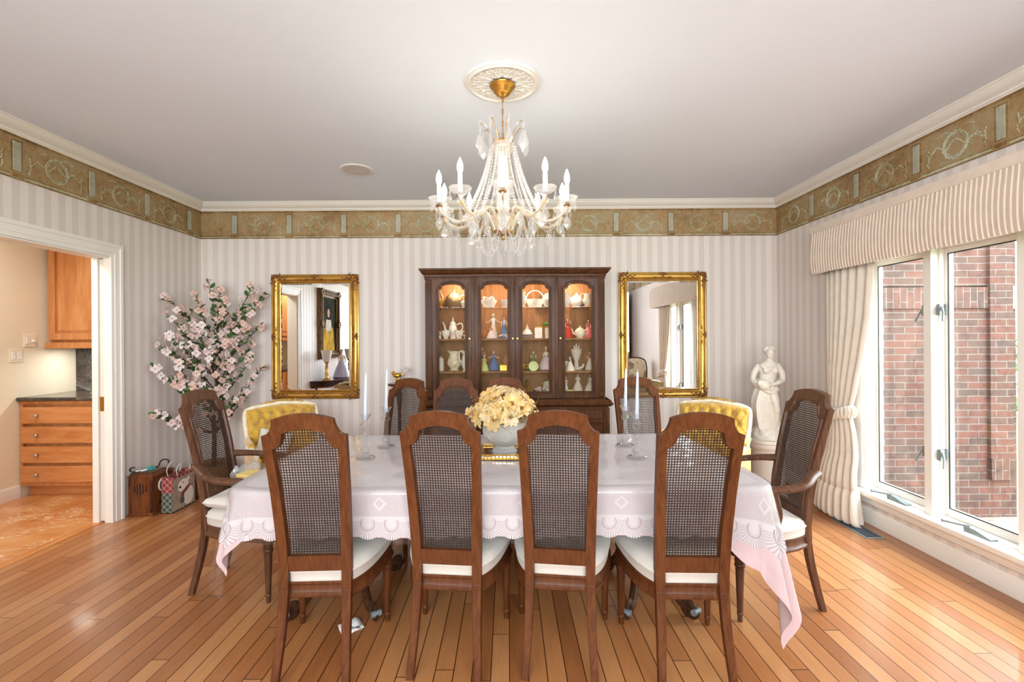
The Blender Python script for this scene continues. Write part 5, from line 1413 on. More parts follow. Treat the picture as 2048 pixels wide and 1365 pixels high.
for px, py, Y in tips:
    u_ = px-1015; Y = min(4.76, max(Y, 4.5/(-u_/967+.465)+.08))
    tip = safe(at(px, py, Y)) - origin
    z0 = max(.55, min(1.35, tip.z-.28-rr.uniform(0,.35))); base_ = Vector((interp([(.5,.02),(1.1,.04),(1.4,.05)], z0), 0, z0))
    mid = base_.lerp(tip, .5) + Vector((rr.uniform(-.03,.03), rr.uniform(-.03,.03), rr.uniform(-.05,.02)))
    path = [safe(p+origin)-origin for p in catmull([base_, mid, tip], 8)]; n = len(path)
    wd.tube(path, [.0075-.0055*i/(n-1) for i in range(n)], 6)
    k = max(5, int((tip-base_).length/.056))
    for j in range(k):
        u = .32 + .68*(j+rr.random()*.6)/k; i = min(n-2, int(u*(n-1))); p = path[i].lerp(path[i+1], u*(n-1)-i); d = (path[i+1]-path[i]).normalized()
        o_ = Vector((rr.uniform(-1,1), rr.uniform(-1,.5), rr.uniform(-.6,1))).normalized()
        q = safe(p + (o_*.6+d*.5)*rr.uniform(.035,.08) + origin) - origin
        wd.tube([p, (p+q)/2+Vector((0,0,.006)), q], .0018, 4)
        flowers.append((q, (o_ + Vector((.1,-.55,.25)) + Vector((0.25,0,0)))))
        for _ in range(rr.choice((1,1,2))):
            dl = (d + Vector((rr.uniform(-1,1), rr.uniform(-1,.3), rr.uniform(-.7,.8)))).normalized()
            e = safe(p+dl*.085+origin)-origin
            if (e-p).length > .07: leaf(p, dl, rr.uniform(.045,.075))
    flowers.append((tip, Vector((rr.uniform(-.5,.5),-1,.4))))
obj('branches', wd, M['bark'], tr, smooth=60); obj('leaves', lf, M['leaf'], tr, smooth=60)
M['bl1'] = silk('blush_petal', RGB(234,200,190), RGB(243,220,212), RGB(250,236,231)); M['bl2'] = silk('white_petal', RGB(240,220,214), RGB(247,234,230), RGB(252,246,244)); M['bl3'] = silk('peach_petal', RGB(228,180,160), RGB(238,200,184), RGB(246,220,208))
def dogwood(R):
    b = MB()
    for k in range(4):
        a = 2*pi*k/4 + rr.uniform(-.1,.1); rows = []
        for i in range(5):
            u = i/4; w = R*.46*sin(pi*min(.9,.12+u*.72))**.8; h = R*(.10+.25*u*(1-u)*2+ (.06 if i == 4 else 0)); r = R*u
            rows.append([(r*cos(a)-w*s*sin(a), r*sin(a)+w*s*cos(a), h*(1+.5*abs(s))) for s in (-1,-.4,.4,1)])
        b.grid(rows)
    b.sphere((0,0,R*.16), (R*.13,R*.13,R*.10), 7, 5, mi=1)
    return b
protos = [obj('flower', dogwood(r), [M[m], M['stamen']], tr, smooth=60) for r, m in ((.034,'bl1'),(.036,'bl2'),(.031,'bl3'))]
rr.shuffle(flowers)
flowers.sort(key=lambda f: f[0].y)
rest = MB(); used = 0
for i, (p, d) in enumerate(flowers):
    e = aim(d)
    if i < 100:
        if used < 3: o = protos[used]; used += 1
        else: o = protos[rr.choice((0,0,1,1,2))].copy(); COL.objects.link(o); o.parent = tr
        o.location = p; o.rotation_euler = e
    else:
        T = Matrix.Translation(p) @ e.to_matrix().to_4x4(); f = dogwood(.033)
        rest.add(f.v, [x for x, mm in zip(f.f, f.m) if mm == 0], rr.choice((0,0,2,2)), T); rest.add(f.v, [x for x, mm in zip(f.f, f.m) if mm == 1], 1, T)
o = obj('blossom', rest, [M['bl1'], M['stamen'], M['bl3']], tr, smooth=60); o['kind'] = 'stuff'

# ------------------------------------------------------------------ statue on its fluted pedestal
SX, SY = 2.285, 4.25
ped = MB()
ped.lathe([(.001,0),(.150,0),(.150,.03),(.142,.04),(.150,.05),(.150,.062),(.128,.075),(.128,.40),(.135,.42),(.148,.435),(.152,.45),(.152,.475),(.165,.482),(.165,.508),(.001,.508)], 72, mod=lambda a,z: 1-.085*max(0,cos(18*a)) if .08 < z < .40 else 1)
tag(obj('pedestal', ped, M['marble'], smooth=40, loc=(SX, SY, 0)), 'short white fluted column pedestal under the statue', 'pedestal')
def statue():
    b = MB(); n = 40
    def ring(cx, cy, rx, ry, z, k=0, amp=0, ph=0):
        return [(cx+(rx*(1+amp*cos(k*2*pi*i/n+ph+z*7)))*cos(2*pi*i/n), cy+(ry*(1+amp*cos(k*2*pi*i/n+ph+z*7)))*sin(2*pi*i/n), z) for i in range(n)]
    # rocky base
    b.loft([ring(0,0,.135,.125,0), ring(0,0,.138,.125,.03,7,.03), ring(-.005,0,.125,.115,.05,9,.05), ring(-.01,0,.10,.095,.085,11,.06), ring(-.02,.01,.07,.07,.11,7,.05)])
    # draped skirt: hips shifted, weight on one leg
    b.loft([ring(-.012,.0,.072,.062,.07,11,.09), ring(-.022,0,.078,.066,.15,12,.10), ring(-.036,0,.090,.070,.25,12,.09,.4), ring(-.038,0,.096,.072,.33,11,.08,.8), ring(-.030,0,.094,.072,.41,10,.06,1), ring(-.018,0,.082,.064,.47,9,.04), ring(-.004,0,.068,.054,.52), ring(.004,0,.070,.056,.56), ring(.006,0,.078,.060,.60), ring(.004,0,.080,.056,.635), ring(.004,0,.070,.05,.66), ring(.010,-.004,.035,.034,.683), ring(.014,-.008,.027,.028,.70), ring(.016,-.01,.026,.028,.715)])
    # free leg showing below the raised drapery
    b.tube(catmull([(.012,-.045,.43),(.030,-.066,.33),(.044,-.062,.25),(.048,-.045,.17),(.058,-.040,.10),(.064,-.062,.075),(.066,-.085,.07)],4), [.038]*5+[.034]*4+[.028]*4+[.024]*4+[.020]*4+[.017]*4, 12)
    # cloth sweeping behind
    b.tube(catmull([(.05,.04,.43),(.078,.04,.33),(.083,.04,.22),(.085,.02,.10),(.08,.0,.06)],4), [.03,.032,.034,.034,.035]*3+[.03]*2, 10)
    for k in range(9):      # folds falling across the hips
        x = -.10+.021*k; b.tube(catmull([(x*.7,-.055-.01*sin(k),.46),(x*.95-.02,-.070,.33),(x*.9-.02,-.066,.20),(x*.75-.014,-.058,.09)],4), .010, 6)
    b.tube(catmull([(-.10,-.03,.46),(-.05,-.075,.425),(.01,-.08,.41),(.06,-.05,.44),(.085,-.01,.42)],4), .016, 8)
    b.tube(catmull([(-.075,-.045,.64),(-.02,-.062,.615),(.04,-.06,.625),(.08,-.03,.655)],4), .012, 8)
    for s in (-1,1): b.sphere((.006+s*.034,-.050,.600), (.032,.026,.030), 12, 8)
    # head with gathered hair, turned down and aside
    b.sphere((.012,-.020,.746), (.036,.041,.048), 18, 12)
    b.tube([(.009,-.056,.754),(.009,-.0625,.738),(.009,-.058,.733)], [.0045,.0060,.0045], 8); b.sphere((.010,-.052,.722), (.010,.007,.0045), 8, 6); b.sphere((.011,-.042,.709), (.014,.013,.009), 8, 6)
    for sx in (-1,1): b.sphere((.010+sx*.016,-.050,.757), (.010,.007,.004), 8, 5); b.sphere((.011+sx*.018,-.036,.732), (.013,.014,.013), 8, 6)
    b.sphere((.014,.006,.766), (.044,.047,.042), 18, 12)
    rh = random.Random(3)
    for k in range(46):
        a = 2.39996*k; t_ = k/46; zz = 1-1.05*t_; q = sqrt(max(0,1-zz*zz)); px_, py_ = q*cos(a), q*sin(a)
        if py_ < -.55 and zz < .55: continue
        b.sphere((.014+.043*px_, .004+.046*py_, .768+.041*zz), .0105+rh.uniform(-.002,.002), 7, 5)
    b.sphere((.022,.052,.770), (.024,.024,.022), 10, 8); b.sphere((.016,.012,.812), (.022,.024,.015), 10, 6)
    # arms folded to the jug at her hip
    b.tube(catmull([(-.070,0,.640),(-.115,-.005,.575),(-.125,-.015,.51),(-.105,-.055,.47),(-.068,-.085,.465)],4), [.027]*5+[.025]*4+[.021]*4+[.018]*4, 10)
    b.tube(catmull([(.080,0,.640),(.112,-.010,.575),(.108,-.03,.515),(.055,-.075,.495),(-.005,-.095,.478)],4), [.027]*5+[.025]*4+[.021]*4+[.017]*4, 10)
    for q in range(4):
        b.tube([(-.01-.008*q,-.098,.484-.008*q),(-.03-.008*q,-.11,.478-.009*q),(-.04-.006*q,-.105,.468-.008*q)], .0055, 6)
        b.tube([(-.066+.004*q,-.09,.468-.008*q),(-.06+.006*q,-.108,.46-.008*q),(-.05+.006*q,-.115,.455-.006*q)], .0055, 6)
    T = Matrix.Translation((-.062,-.075,.475)) @ Matrix.Rotation(radians(-62), 4, 'Y') @ Matrix.Rotation(.3, 4, 'X')
    b.lathe([(.001,-.06),(.02,-.058),(.042,-.03),(.05,0),(.044,.03),(.024,.052),(.02,.065),(.030,.078),(.024,.078),(.001,.06)], 20, T=T)
    return b
st = obj('statue', statue(), M['marble'], smooth=0, loc=(SX, SY, .5085), rot=radians(-8))
r_ = st.modifiers.new('fuse', 'REMESH'); r_.mode = 'VOXEL'; r_.voxel_size = .0034; r_.use_smooth_shade = True
s_ = st.modifiers.new('soften', 'SMOOTH'); s_.factor = .5; s_.iterations = 3
tag(st, 'white statue of a draped woman holding a jug, standing on the fluted pedestal', 'statue')

# ------------------------------------------------------------------ tufted gold armchairs at the wall
M['cwood'] = plain('cream_gilt_wood', RGB(238,226,198), .4, vary=.08, scale=30)
M['cgold'] = plain('gilt_carving', RGB(206,168,96), .4, .6, vary=.15, scale=40)
def tufted(label, loc, rz):
    t = thing('tufted_armchair', label, 'armchair', loc, rz)      # faces -y
    W, ZB, ZT = .265, .36, .85
    nx, nz = 96, 90; rows = []
    for j in range(nz+1):
        v = j/nz; row = []
        for i in range(nx+1):
            u = i/nx; x = -W+2*W*u; x *= .93+.07*v; z = ZB+(ZT-ZB)*v + .022*(1-(2*u-1)**2)*v
            gx, gz = x/.082, (z-ZB)/.075
            r_ = 1e9
            for row_ in (floor(gz), floor(gz)+1):
                off = .5*(row_ % 2)
                c = floor(gx-off+.5)+off
                for cc in (c-1, c, c+1): r_ = min(r_, hypot((gx-cc)*.082, (gz-row_)*.075))
            edge = min(1, min(u, 1-u, v, 1-v)*9)
            puff = .055*edge**.5 - .040*exp(-(r_/.019)**2)*edge
            # diagonal pleats between the buttons
            d1 = abs(((gx+gz*.5) % 1) - .5); d2 = abs(((gx-gz*.5) % 1) - .5)
            puff -= .011*(exp(-((.5-d1)/.05)**2)+exp(-((.5-d2)/.05)**2))*edge
            row.append((x, -puff + .10*v - .02, z))
        rows.append(row)
    b = MB(); b.grid(rows); b.grid([[(p[0], p[1]*0+.10*((p[2]-ZB)/(ZT-ZB))+.045, p[2]) for p in r] for r in (rows[0], rows[nz//2], rows[nz])])
    b.loft([[ (r[0][0],r[0][1],r[0][2]), (r[0][0], .10*((r[0][2]-ZB)/(ZT-ZB))+.045, r[0][2])] for r in rows], closed=False, cap=False); b.loft([[ (r[-1][0],r[-1][1],r[-1][2]), (r[-1][0], .10*((r[-1][2]-ZB)/(ZT-ZB))+.045, r[-1][2])] for r in rows], closed=False, cap=False)
    obj('backrest', b, M['velvet'], t, smooth=80)
    b = MB()
    for gz in range(1, 7):
        for gx2 in range(-7, 8):
            if (gx2 % 2) != (gz % 2): continue
            x, z = gx2*.5*.082, ZB+gz*.075
            if abs(x) < W*.86 and z < ZT-.04: b.sphere((x, -.014+.10*(z-ZB)/(ZT-ZB)-.02, z), (.007,.005,.007), 8, 6)
    obj('buttons', b, M['cgold'], t, smooth=60)
    fr_ = catmull([(-W*.93-.006,.02,.26),(-W*.93-.006,-.005,ZB),(-W*.97-.008,.04,.62),(-W-.008,.085,ZT-.045),(-W+.03,.092,ZT+.004),(-W*.45,.092,ZT+.026),(0,.092,ZT+.038),(W*.45,.092,ZT+.026),(W-.03,.092,ZT+.004),(W+.008,.085,ZT-.045),(W*.97+.008,.04,.62),(W*.93+.006,-.005,ZB),(W*.93+.006,.02,.26)], 6)
    b = MB(); b.tube(fr_, .017, 10); obj('back_frame', b, M['cwood'], t, smooth=60)
    b = MB(); rr2 = random.Random(4)
    for i in range(17):
        x = -.12+.015*i; h = .014*(1-(x/.13)**2)
        b.sphere((x, .085, ZT+.045+h*.8+rr2.uniform(-.004,.004)), (.011,.009,.010), 7, 5)
    b.tube(catmull([(-.17,.085,ZT+.034),(-.09,.08,ZT+.052),(0,.078,ZT+.064),(.09,.08,ZT+.052),(.17,.085,ZT+.034)],5), .0045, 6)
    obj('carved_crest', b, M['cgold'], t, smooth=60)
    b = MB(); b.loft([[(-.27,.06,.24),(.27,.06,.24),(.29,-.50,.24),(-.29,-.50,.24)],[(-.27,.06,.32),(.27,.06,.32),(.29,-.50,.32),(-.29,-.50,.32)]]); obj('seat_rail', b, M['cwood'], t, smooth=30, bevel=.012)
    b = MB(); b.loft([[(-.245,.0,.3205),(.245,.0,.3205),(.255,-.49,.3205),(-.255,-.49,.3205)],[(-.25,.02,.36),(.25,.02,.36),(.265,-.50,.36),(-.265,-.50,.36)],[(-.245,.0,.42),(.245,.0,.42),(.26,-.495,.42),(-.26,-.495,.42)],[(-.20,-.03,.445),(.20,-.03,.445),(.22,-.45,.445),(-.22,-.45,.445)]]); obj('seat_cushion', b, M['velvet'], t, smooth=60, bevel=.02, seg=3)
    for s in (-1,1):
        b = MB(); b.tube(catmull([(s*.26,.03,.64),(s*.285,-.10,.63),(s*.305,-.28,.615),(s*.305,-.36,.60),(s*.295,-.385,.575),(s*.29,-.37,.52),(s*.29,-.36,.40),(s*.285,-.40,.32)],5), .018, 10); b.sphere((s*.305,-.375,.605), (.024,.024,.022), 10, 8)
        o = obj('arm', b, M['cwood'], t, smooth=60)
        b = MB(); b.tube([(s*.298,-.10,.648),(s*.305,-.2,.642),(s*.307,-.29,.632)], [.02,.026,.02], 10); obj('arm_pad', b, M['velvet'], o, smooth=60)
        b = MB(); b.box((min(s*.268,s*.29),-.42,.31),(max(s*.268,s*.29),.03,.56)); b2 = obj('side_panel', b, M['velvet'], t, smooth=30, bevel=.012)
        for yy, zz in ((-.47,.25),(.03,.25)):
            b = MB(); b.tube(catmull([(s*.25,yy,zz),(s*.27,yy-.01*(1 if yy < 0 else -1),.17),(s*.245,yy,.06),(s*.26,yy+(-.02 if yy < 0 else .03),.0)],5), [.028-.014*i/15 for i in range(16)], 8); obj('leg', b, M['cwood'], t, smooth=60)
    return t
tufted('cream and gold armchair in buttoned gold velvet below the gilt mirror beside the blossom tree', (-1.80, 3.90, 0), radians(40))
tufted('cream and gold armchair in buttoned gold velvet below the gilt mirror beside the statue', (1.60, 3.83, 0), radians(-38))
b = MB(); rows = []
for j in range(17):
    v = -1+2*j/16; rows.append([(.15*(u+.10*u*abs(v)**3*abs(u)), -.055*((1-u**4)*(1-v**4))**.6*sgn, .13*(v+.10*v*abs(u)**3)) for sgn in (1,) for u in [-1+2*i/16 for i in range(17)]])
b.grid(rows); b.grid([[(x,-y,z) for x,y,z in r] for r in rows])
b.v = [(x*.78,y*.8,z*.78) for x,y,z in b.v]
pil = obj('pillow', b, M['cush'], smooth=80, loc=(-1.812, 3.742, .592), rot=(radians(-14), radians(18), radians(40)))
tag(pil, 'small white pillow propped in the gold velvet armchair beside the blossom tree', 'pillow')

# ------------------------------------------------------------------ valance and tied curtain
def valance():
    b = MB(); x0 = XR-.205; prof = []
    n = 0; rows = []; ya, yb, p = 3.965, 1.26, .030
    zs = [1.905,1.93,1.99,2.06,2.13,2.19,2.235]; bulge = [.0,.006,.012,.013,.010,.004,.0]
    y = ya; k = 0
    while y > yb:
        for f, dx in ((0,.0),(.55,-.006),(.9,-.008),(.97,.002)):
            yy = y - f*p; rows.append([(x0+dx-bg+.003*sin(k*1.7)*0, yy+.0015*sin(j*.8+k*.5), z) for j, (z, bg) in enumerate(zip(zs, bulge))])
        y -= p; k += 1
    rows.append([(x0-bg, yb, z) for z, bg in zip(zs, bulge)])
    b.grid(rows)
    b.grid([[(XR-.002,ya+.0,z),(XR-.1,ya+.002*sin(z*40),z),(x0-bg,ya,z)] for z, bg in zip(zs, bulge)])
    b.grid([[(x0-bg,yb,z),(XR-.002,yb,z)] for z, bg in zip(zs, bulge)])
    return b
M['valance'] = plain('beige_linen', RGB(218,203,186), .85, vary=.03, scale=14, bump=.15, sheen=.2)
v = thing('valance', 'pleated ivory fabric valance boxed across the top of the window', 'valance', (XR-.1, 2.67, 1.905))
def shift(mb_, o): mb_.v = [(x-o[0], y-o[1], z-o[2]) for x,y,z in mb_.v]; return mb_
VO = (XR-.1, 2.67, 1.905)
obj('pleated_front', shift(valance(), VO), M['valance'], v, smooth=30)
b = MB(); b.box((XR-.214,1.25,2.235),(XR-.002,3.975,2.30)); obj('top_band', shift(b, VO), M['valance'], v, smooth=0, bevel=.008)

def curtain(yo, sgn):
    """yo = outer (wall side) edge; sgn = direction towards the window centre"""
    b = MB(); rows = []; xw = XR-.085; N = 120
    zt = [1.95,1.85,1.7,1.55,1.4,1.25,1.1,.98,.90,.84,.79,.74,.68,.60,.50,.40,.30,.235]
    for z in zt:
        wid = interp([(.235,.42),(.5,.33),(.70,.27),(.79,.225),(.86,.235),(1.0,.30),(1.25,.38),(1.55,.455),(1.95,.505)], z)
        off = interp([(.235,-.03),(.6,.02),(.79,.035),(1.1,.01),(1.95,0)], z)
        amp = interp([(.235,.034),(.6,.026),(.79,.018),(.95,.022),(1.4,.026),(1.95,.03)], z)
        row = []
        for i in range(N+1):
            s = i/N; ph = 2*pi*7.0*s + .5*sin(5*s)
            row.append((xw - .045*smoothstep(.55,.3,z) - .035*sin(pi*s) + amp*sin(ph) + amp*.3*sin(2*ph+1+z), yo + sgn*(off + wid*s + .012*sin(ph*1.0+1.3)), z))
        rows.append(row)
    b.grid(rows)
    r2 = MB(); rows = []
    for z, fl in ((.262,.0),(.25,.004),(.235,.016),(.18,.026),(.11,.036),(.05,.040),(.022,.028),(.011,.008)):
        row = []
        for i in range(N+1):
            s = i/N; ph = 2*pi*7.0*s + .5*sin(5*s); wid = .42 + .05*(1-z/.26); a = .034 + fl*.55
            row.append((xw - .045 - .035*sin(pi*s) - fl*.5 + a*sin(ph) + .010*sin(3*ph+2), yo + sgn*(-.035 + wid*s + .012*sin(ph+1.3)), z))
        rows.append(row)
    r2.grid(rows)
    tb = MB(); rows = []
    c = Vector((xw-.018, yo+sgn*(.035+.115), .80))
    for j in range(9):
        v = j/8; rows.append([])
        for i in range(97):
            a = 2*pi*i/96; q = 1+.085*cos(26*a)*sin(pi*v); bul = .016*sin(pi*v)
            rows[-1].append((c.x+(.062+bul)*q*cos(a), c.y+sgn*(.132+bul)*q*sin(a), c.z-.055+.095*v+.035*sin(a)*1.0))
    tb.grid(rows)
    return b, r2, tb
M['curtain_back'] = M['curtain']
def hang(yo, sgn, label):
    t = thing('curtain', label, 'curtain', (XR-.085, yo, 0))
    for nm, mb_ in zip(('drape', 'ruffled_hem', 'tieback'), curtain(yo, sgn)):
        o = obj(nm, shift(mb_, (XR-.085, yo, 0)), M['curtain'], t, smooth=80)
        s = o.modifiers.new('cloth', 'SOLIDIFY'); s.thickness = .003; s.offset = 0
hang(3.935, -1, 'ivory curtain tied back with a ruffled band, by the brick-facing end of the window')
hang(1.40, 1, 'ivory curtain at the other end of the window, showing in the gilt mirror')

# floor register
t = thing('floor_register', 'grey metal floor register beside the wall under the curtain', 'vent', (2.535, 3.52, 0))
obj('frame', MB().box((-.07,-.185,.0005),(.07,.185,.004)), M['steel'], t, smooth=0, bevel=.001)
b = MB()
for k in range(34):
    y = -.165+.01*k; b.box((-.052,y,.004),(-.002,y+.004,.0065)); b.box((.002,y,.004),(.052,y+.004,.0065))
obj('louvres', b, plain('register_slats', RGB(96,104,112), .5, .5), t, smooth=0)
# ------------------------------------------------------------------ by the doorway: old radio, strap, gift bag
t = thing('radio', 'old brown wooden table radio with slotted end, on the floor beside the door casing', 'radio', (-2.937, 3.975, 0))
b = MB(); b.box((-.098,-.118,.022),(.096,.125,.308)); b.loft([[(-.102,-.124,0),(.102,-.124,0),(.102,.13,0),(-.102,.13,0)],[(-.102,-.124,.014),(.102,-.124,.014),(.102,.13,.014),(-.102,.13,.014)],[(-.096,-.118,.024),(.096,-.118,.024),(.096,.125,.024),(-.096,.125,.024)]])
obj('case', b, M['radio'], t, smooth=0, bevel=.003)
b = MB(); b.loft([[(-.102,-.124,.308),(.102,-.124,.308),(.102,.13,.308),(-.102,.13,.308)],[(-.102,-.124,.318),(.102,-.124,.318),(.102,.13,.318),(-.102,.13,.318)],[(-.085,-.108,.33),(.085,-.108,.33),(.085,.114,.33),(-.085,.114,.33)]]); b.box((-.06,-.08,.33),(.06,.09,.336)); obj('lid', b, M['radio'], t, smooth=0, bevel=.002)
b = MB()
for i, h in enumerate((.022,.04,.046,.04,.022)):
    x = -.045+.0225*i; b.box((x-.0042,-.1195,.215-h),(x+.0042,-.1175,.215+h))
obj('speaker_slots', b, M['black'], t, smooth=0)
b = MB()
for i in range(12): b.sphere((.088,-.121,.06+.019*i), (.006,.004,.008), 8, 6)
b.box((.078,-.1215,.03),(.0965,-.1175,.285)); obj('corner_moulding', b, M['darkwood'], t, smooth=50)
RX = Matrix.Translation((.096,0,.225)) @ Matrix.Rotation(pi/2,4,'Y')
b = MB(); b.lathe([(.001,0),(.056,0),(.056,.006),(.046,.010),(.044,.006),(.001,.006)], 28, T=RX); obj('dial', b, M['cush'], t, smooth=40)
b = MB(); b.lathe([(.045,.006),(.05,.012),(.045,.014),(.043,.008)], 28, T=RX, cap=False); b.lathe([(.001,.006),(.02,.006),(.018,.012),(.001,.012)], 20, T=RX)
for a in range(12): b.box((-.001,.030,.006),(.001,.040,.0075), T=RX @ Matrix.Rotation(a*pi/6,4,'Z'))
obj('dial_marks', b, M['darkwood'], t, smooth=40)
for y in (-.05,.05):
    b = MB(); b.lathe([(.001,0),(.011,0),(.010,.012),(.001,.012)], 14, T=Matrix.Translation((.096,y,.09)) @ Matrix.Rotation(pi/2,4,'Y')); obj('knob', b, M['darkwood'], t, smooth=40)
t = thing('bungee_strap', 'black and teal hooked strap lying on top of the old radio', 'strap', (-2.937, 3.95, .340))
b = MB()
b.tube(catmull([(-.055,-.075,.045),(-.080,-.085,.042),(-.092,-.08,.022),(-.078,-.07,.007),(-.045,-.05,.008),(-.01,-.02,.012)],5), .0055, 8)
b.tube(catmull([(.02,.02,.014),(.035,.06,.022),(.030,.09,.05),(.042,.115,.062),(.068,.13,.052),(.070,.125,.03)],5), .0055, 8)
obj('hooks', b, M['black'], t, smooth=60)
b = MB(); b.tube(catmull([(-.06,-.06,.008),(-.02,-.04,.010),(.0,-.02,.014)],4), .0065, 8); obj('white_cord', b, M['white'], t, smooth=60)
b = MB(); b.tube(catmull([(-.02,-.03,.007),(.0,-.005,.018),(.012,.01,.030),(.024,.02,.016),(.03,.03,.007)],4), .009, 8); b.tube([(-.01,-.02,.010),(.02,.012,.012)], .0095, 8); obj('teal_band', b, plain('teal_webbing', RGB(54,150,146), .6), t, smooth=60)
b = MB(); b.tube(catmull([(-.05,-.1325,-.02),(-.055,-.133,-.05),(-.06,-.1335,-.085)],4), .004, 6); b.sphere((-.06,-.1335,-.088),(.007,.004,.005),8,6); b.tube([(-.05,-.1325,-.02),(-.05,-.131,.006),(-.045,-.09,.007),(-.03,-.05,.007)], .004, 6); obj('tail', b, M['black'], t, smooth=60)

def plaid():
    t = NT('plaid_paper'); x, y, z = t.sep(t.obj())
    u = t.m('ADD', t.m('ADD', x, y), z); v = t.m('SUBTRACT', t.m('ADD', x, y), z)
    def line(a, p, w): return t.m('LESS_THAN', t.m('FRACT', t.m('DIVIDE', a, p)), w)
    c = t.mix(t.m('GREATER_THAN', z, .16), RGB(92,104,88), RGB(172,72,76))
    c = t.mix(t.m('MULTIPLY', line(u, .05, .5), .35), c, RGB(40,44,48)); c = t.mix(t.m('MULTIPLY', line(v, .05, .5), .35), c, RGB(40,44,48))
    l = t.m('MAXIMUM', line(t.m('ADD', u, .012), .05, .05), line(t.m('ADD', v, .02), .05, .05))
    c = t.mix(t.m('MULTIPLY', l, .8), c, RGB(224,220,196))
    return t.done(t.bsdf(c, .5))
t = thing('gift_bag', 'plaid paper gift bag showing a white bear in a scarf, beside the old radio', 'gift bag', (-2.765, 4.055, 0))
b = MB(); T_ = .006
b.loft([[(-.045,-.14,0),(.045,-.14,0),(.045,.14,0),(-.045,.14,0)],[(-.045,-.14,.29),(.045,-.14,.29),(.045,.14,.30),(-.045,.14,.30)]], cap=False); b.box((-.045,-.14,0),(.045,.14,.004)); obj('bag', b, plaid(), t, smooth=0)
b = MB(); b.box((.0455,-.135,.012),(.0465,.135,.27)); obj('picture_panel', b, plain('card_panel', RGB(168,150,132), .5, vary=.12, scale=18), t, smooth=0)
def disc(b, y, z, ry, rz, x, mi=0, rot=0, n=24):
    b.prism([(y+ry*cos(a)*cos(rot)-rz*sin(a)*sin(rot), z+ry*cos(a)*sin(rot)+rz*sin(a)*cos(rot)) for a in [2*pi*k/n for k in range(n)]], x-.0006, x, 'x', mi)
b = MB()
disc(b, .05, .095, .068, .078, .0470); disc(b, -.01, .200, .064, .046, .0473); disc(b, -.035, .178, .040, .032, .0474); disc(b, .052, .236, .018, .015, .0472)
disc(b, -.052, .186, .013, .010, .0480, 2); disc(b, -.012, .215, .006, .006, .0480, 2); disc(b, .022, .152, .062, .017, .0478, 1, .5); disc(b, -.022, .115, .020, .036, .0479, 1, -.2); disc(b, -.026, .075, .026, .028, .0481, 3)
obj('bear_print', b, [M['porc'], plain('scarf_print', RGB(140,70,76), .5), M['black'], plain('mitten_print', RGB(84,90,88), .5)], t, smooth=0)
for x in (-.04, .04):
    b = MB(); b.tube(catmull([(x,-.07,.28),(x,-.085,.34),(x,-.03,.385),(x,.03,.385),(x,.085,.34),(x,.07,.285)],5), .0035, 6); obj('rope_handle', b, M['cush'], t, smooth=60)

# ------------------------------------------------------------------ things left on the armchair seat and the floor
def soft_slab(w, d, h, seed, n=22, sag=.0):
    rr = random.Random(seed); b = MB()
    for sgn in (1,-1):
        rows = []
        for j in range(n+1):
            v = -1+2*j/n; row = []
            for i in range(n+1):
                u = -1+2*i/n; e = max(0,(1-abs(u)**8)*(1-abs(v)**8))**.4
                z = h/2*e*sgn + (.008*sin(5*u+seed)*sin(4*v+seed*2)*e if sgn > 0 else 0)
                row.append((w/2*u, d/2*v, z+h/2 - sag*max(0,abs(u)-.6)**2))
            rows.append(row)
        b.grid(rows)
    return b
def crumple(b):
    r3 = random.Random(8); b.v = [(x+r3.uniform(-.003,.003), y+r3.uniform(-.003,.003), max(0, z*(1+.25*sin(30*x)*sin(9*z*10))+ (r3.uniform(-.003,.003) if z > .01 else 0))) for x,y,z in b.v]; return b
o = obj('linen_stack', soft_slab(.26, .28, .06, 2), M['cush'], smooth=70, loc=(-1.50, 2.72, .4895), rot=radians(-14)); tag(o, 'folded stack of white linen lying on the doorway-end armchair seat', 'linen')
o = obj('plastic_bag', crumple(soft_slab(.16, .07, .10, 5)), glass('frosted_bag', (.95,.95,.96,1), .22, .12, 2.0), smooth=12, loc=(-1.53, 2.82, .5665), rot=radians(30)); tag(o, 'crumpled clear plastic bag on the folded linen in the doorway-end armchair', 'bag')
t = thing('gift_box', 'small red and yellow box on the folded linen in the doorway-end armchair', 'box', (-1.435, 2.70, .5665), radians(-20))
obj('box', MB().box((-.05,-.05,0),(.05,.05,.075)), plain('red_card', RGB(196,60,40), .5), t, smooth=0, bevel=.002)
obj('lid', MB().box((-.053,-.053,.0751),(.053,.053,.095)), plain('yellow_card', RGB(240,214,130), .5), t, smooth=0, bevel=.002)
b = MB(); rows = [[(-.055+.027*i, -.035+.023*j, .0015+.012*max(0,sin(i*1.7+j*.9))*(1 if 0<i<4 else .5)+(.016 if j == 3 else 0)) for i in range(5)] for j in range(4)]; b.grid(rows)
b.grid([[(-.015+.027*i, -.046+.023*j, .0032+.012*max(0,sin(i*1.7+j*.9))+(.014 if j == 3 else 0)) for i in range(3)] for j in range(3)])
o = obj('paper_slip', b, M['white'], smooth=60, loc=(-.765, 2.34, .0005), rot=radians(35)); tag(o, 'crumpled white paper slip on the floor behind the chair leg', 'paper'); s_ = o.modifiers.new('sheet', 'SOLIDIFY'); s_.thickness = .0006
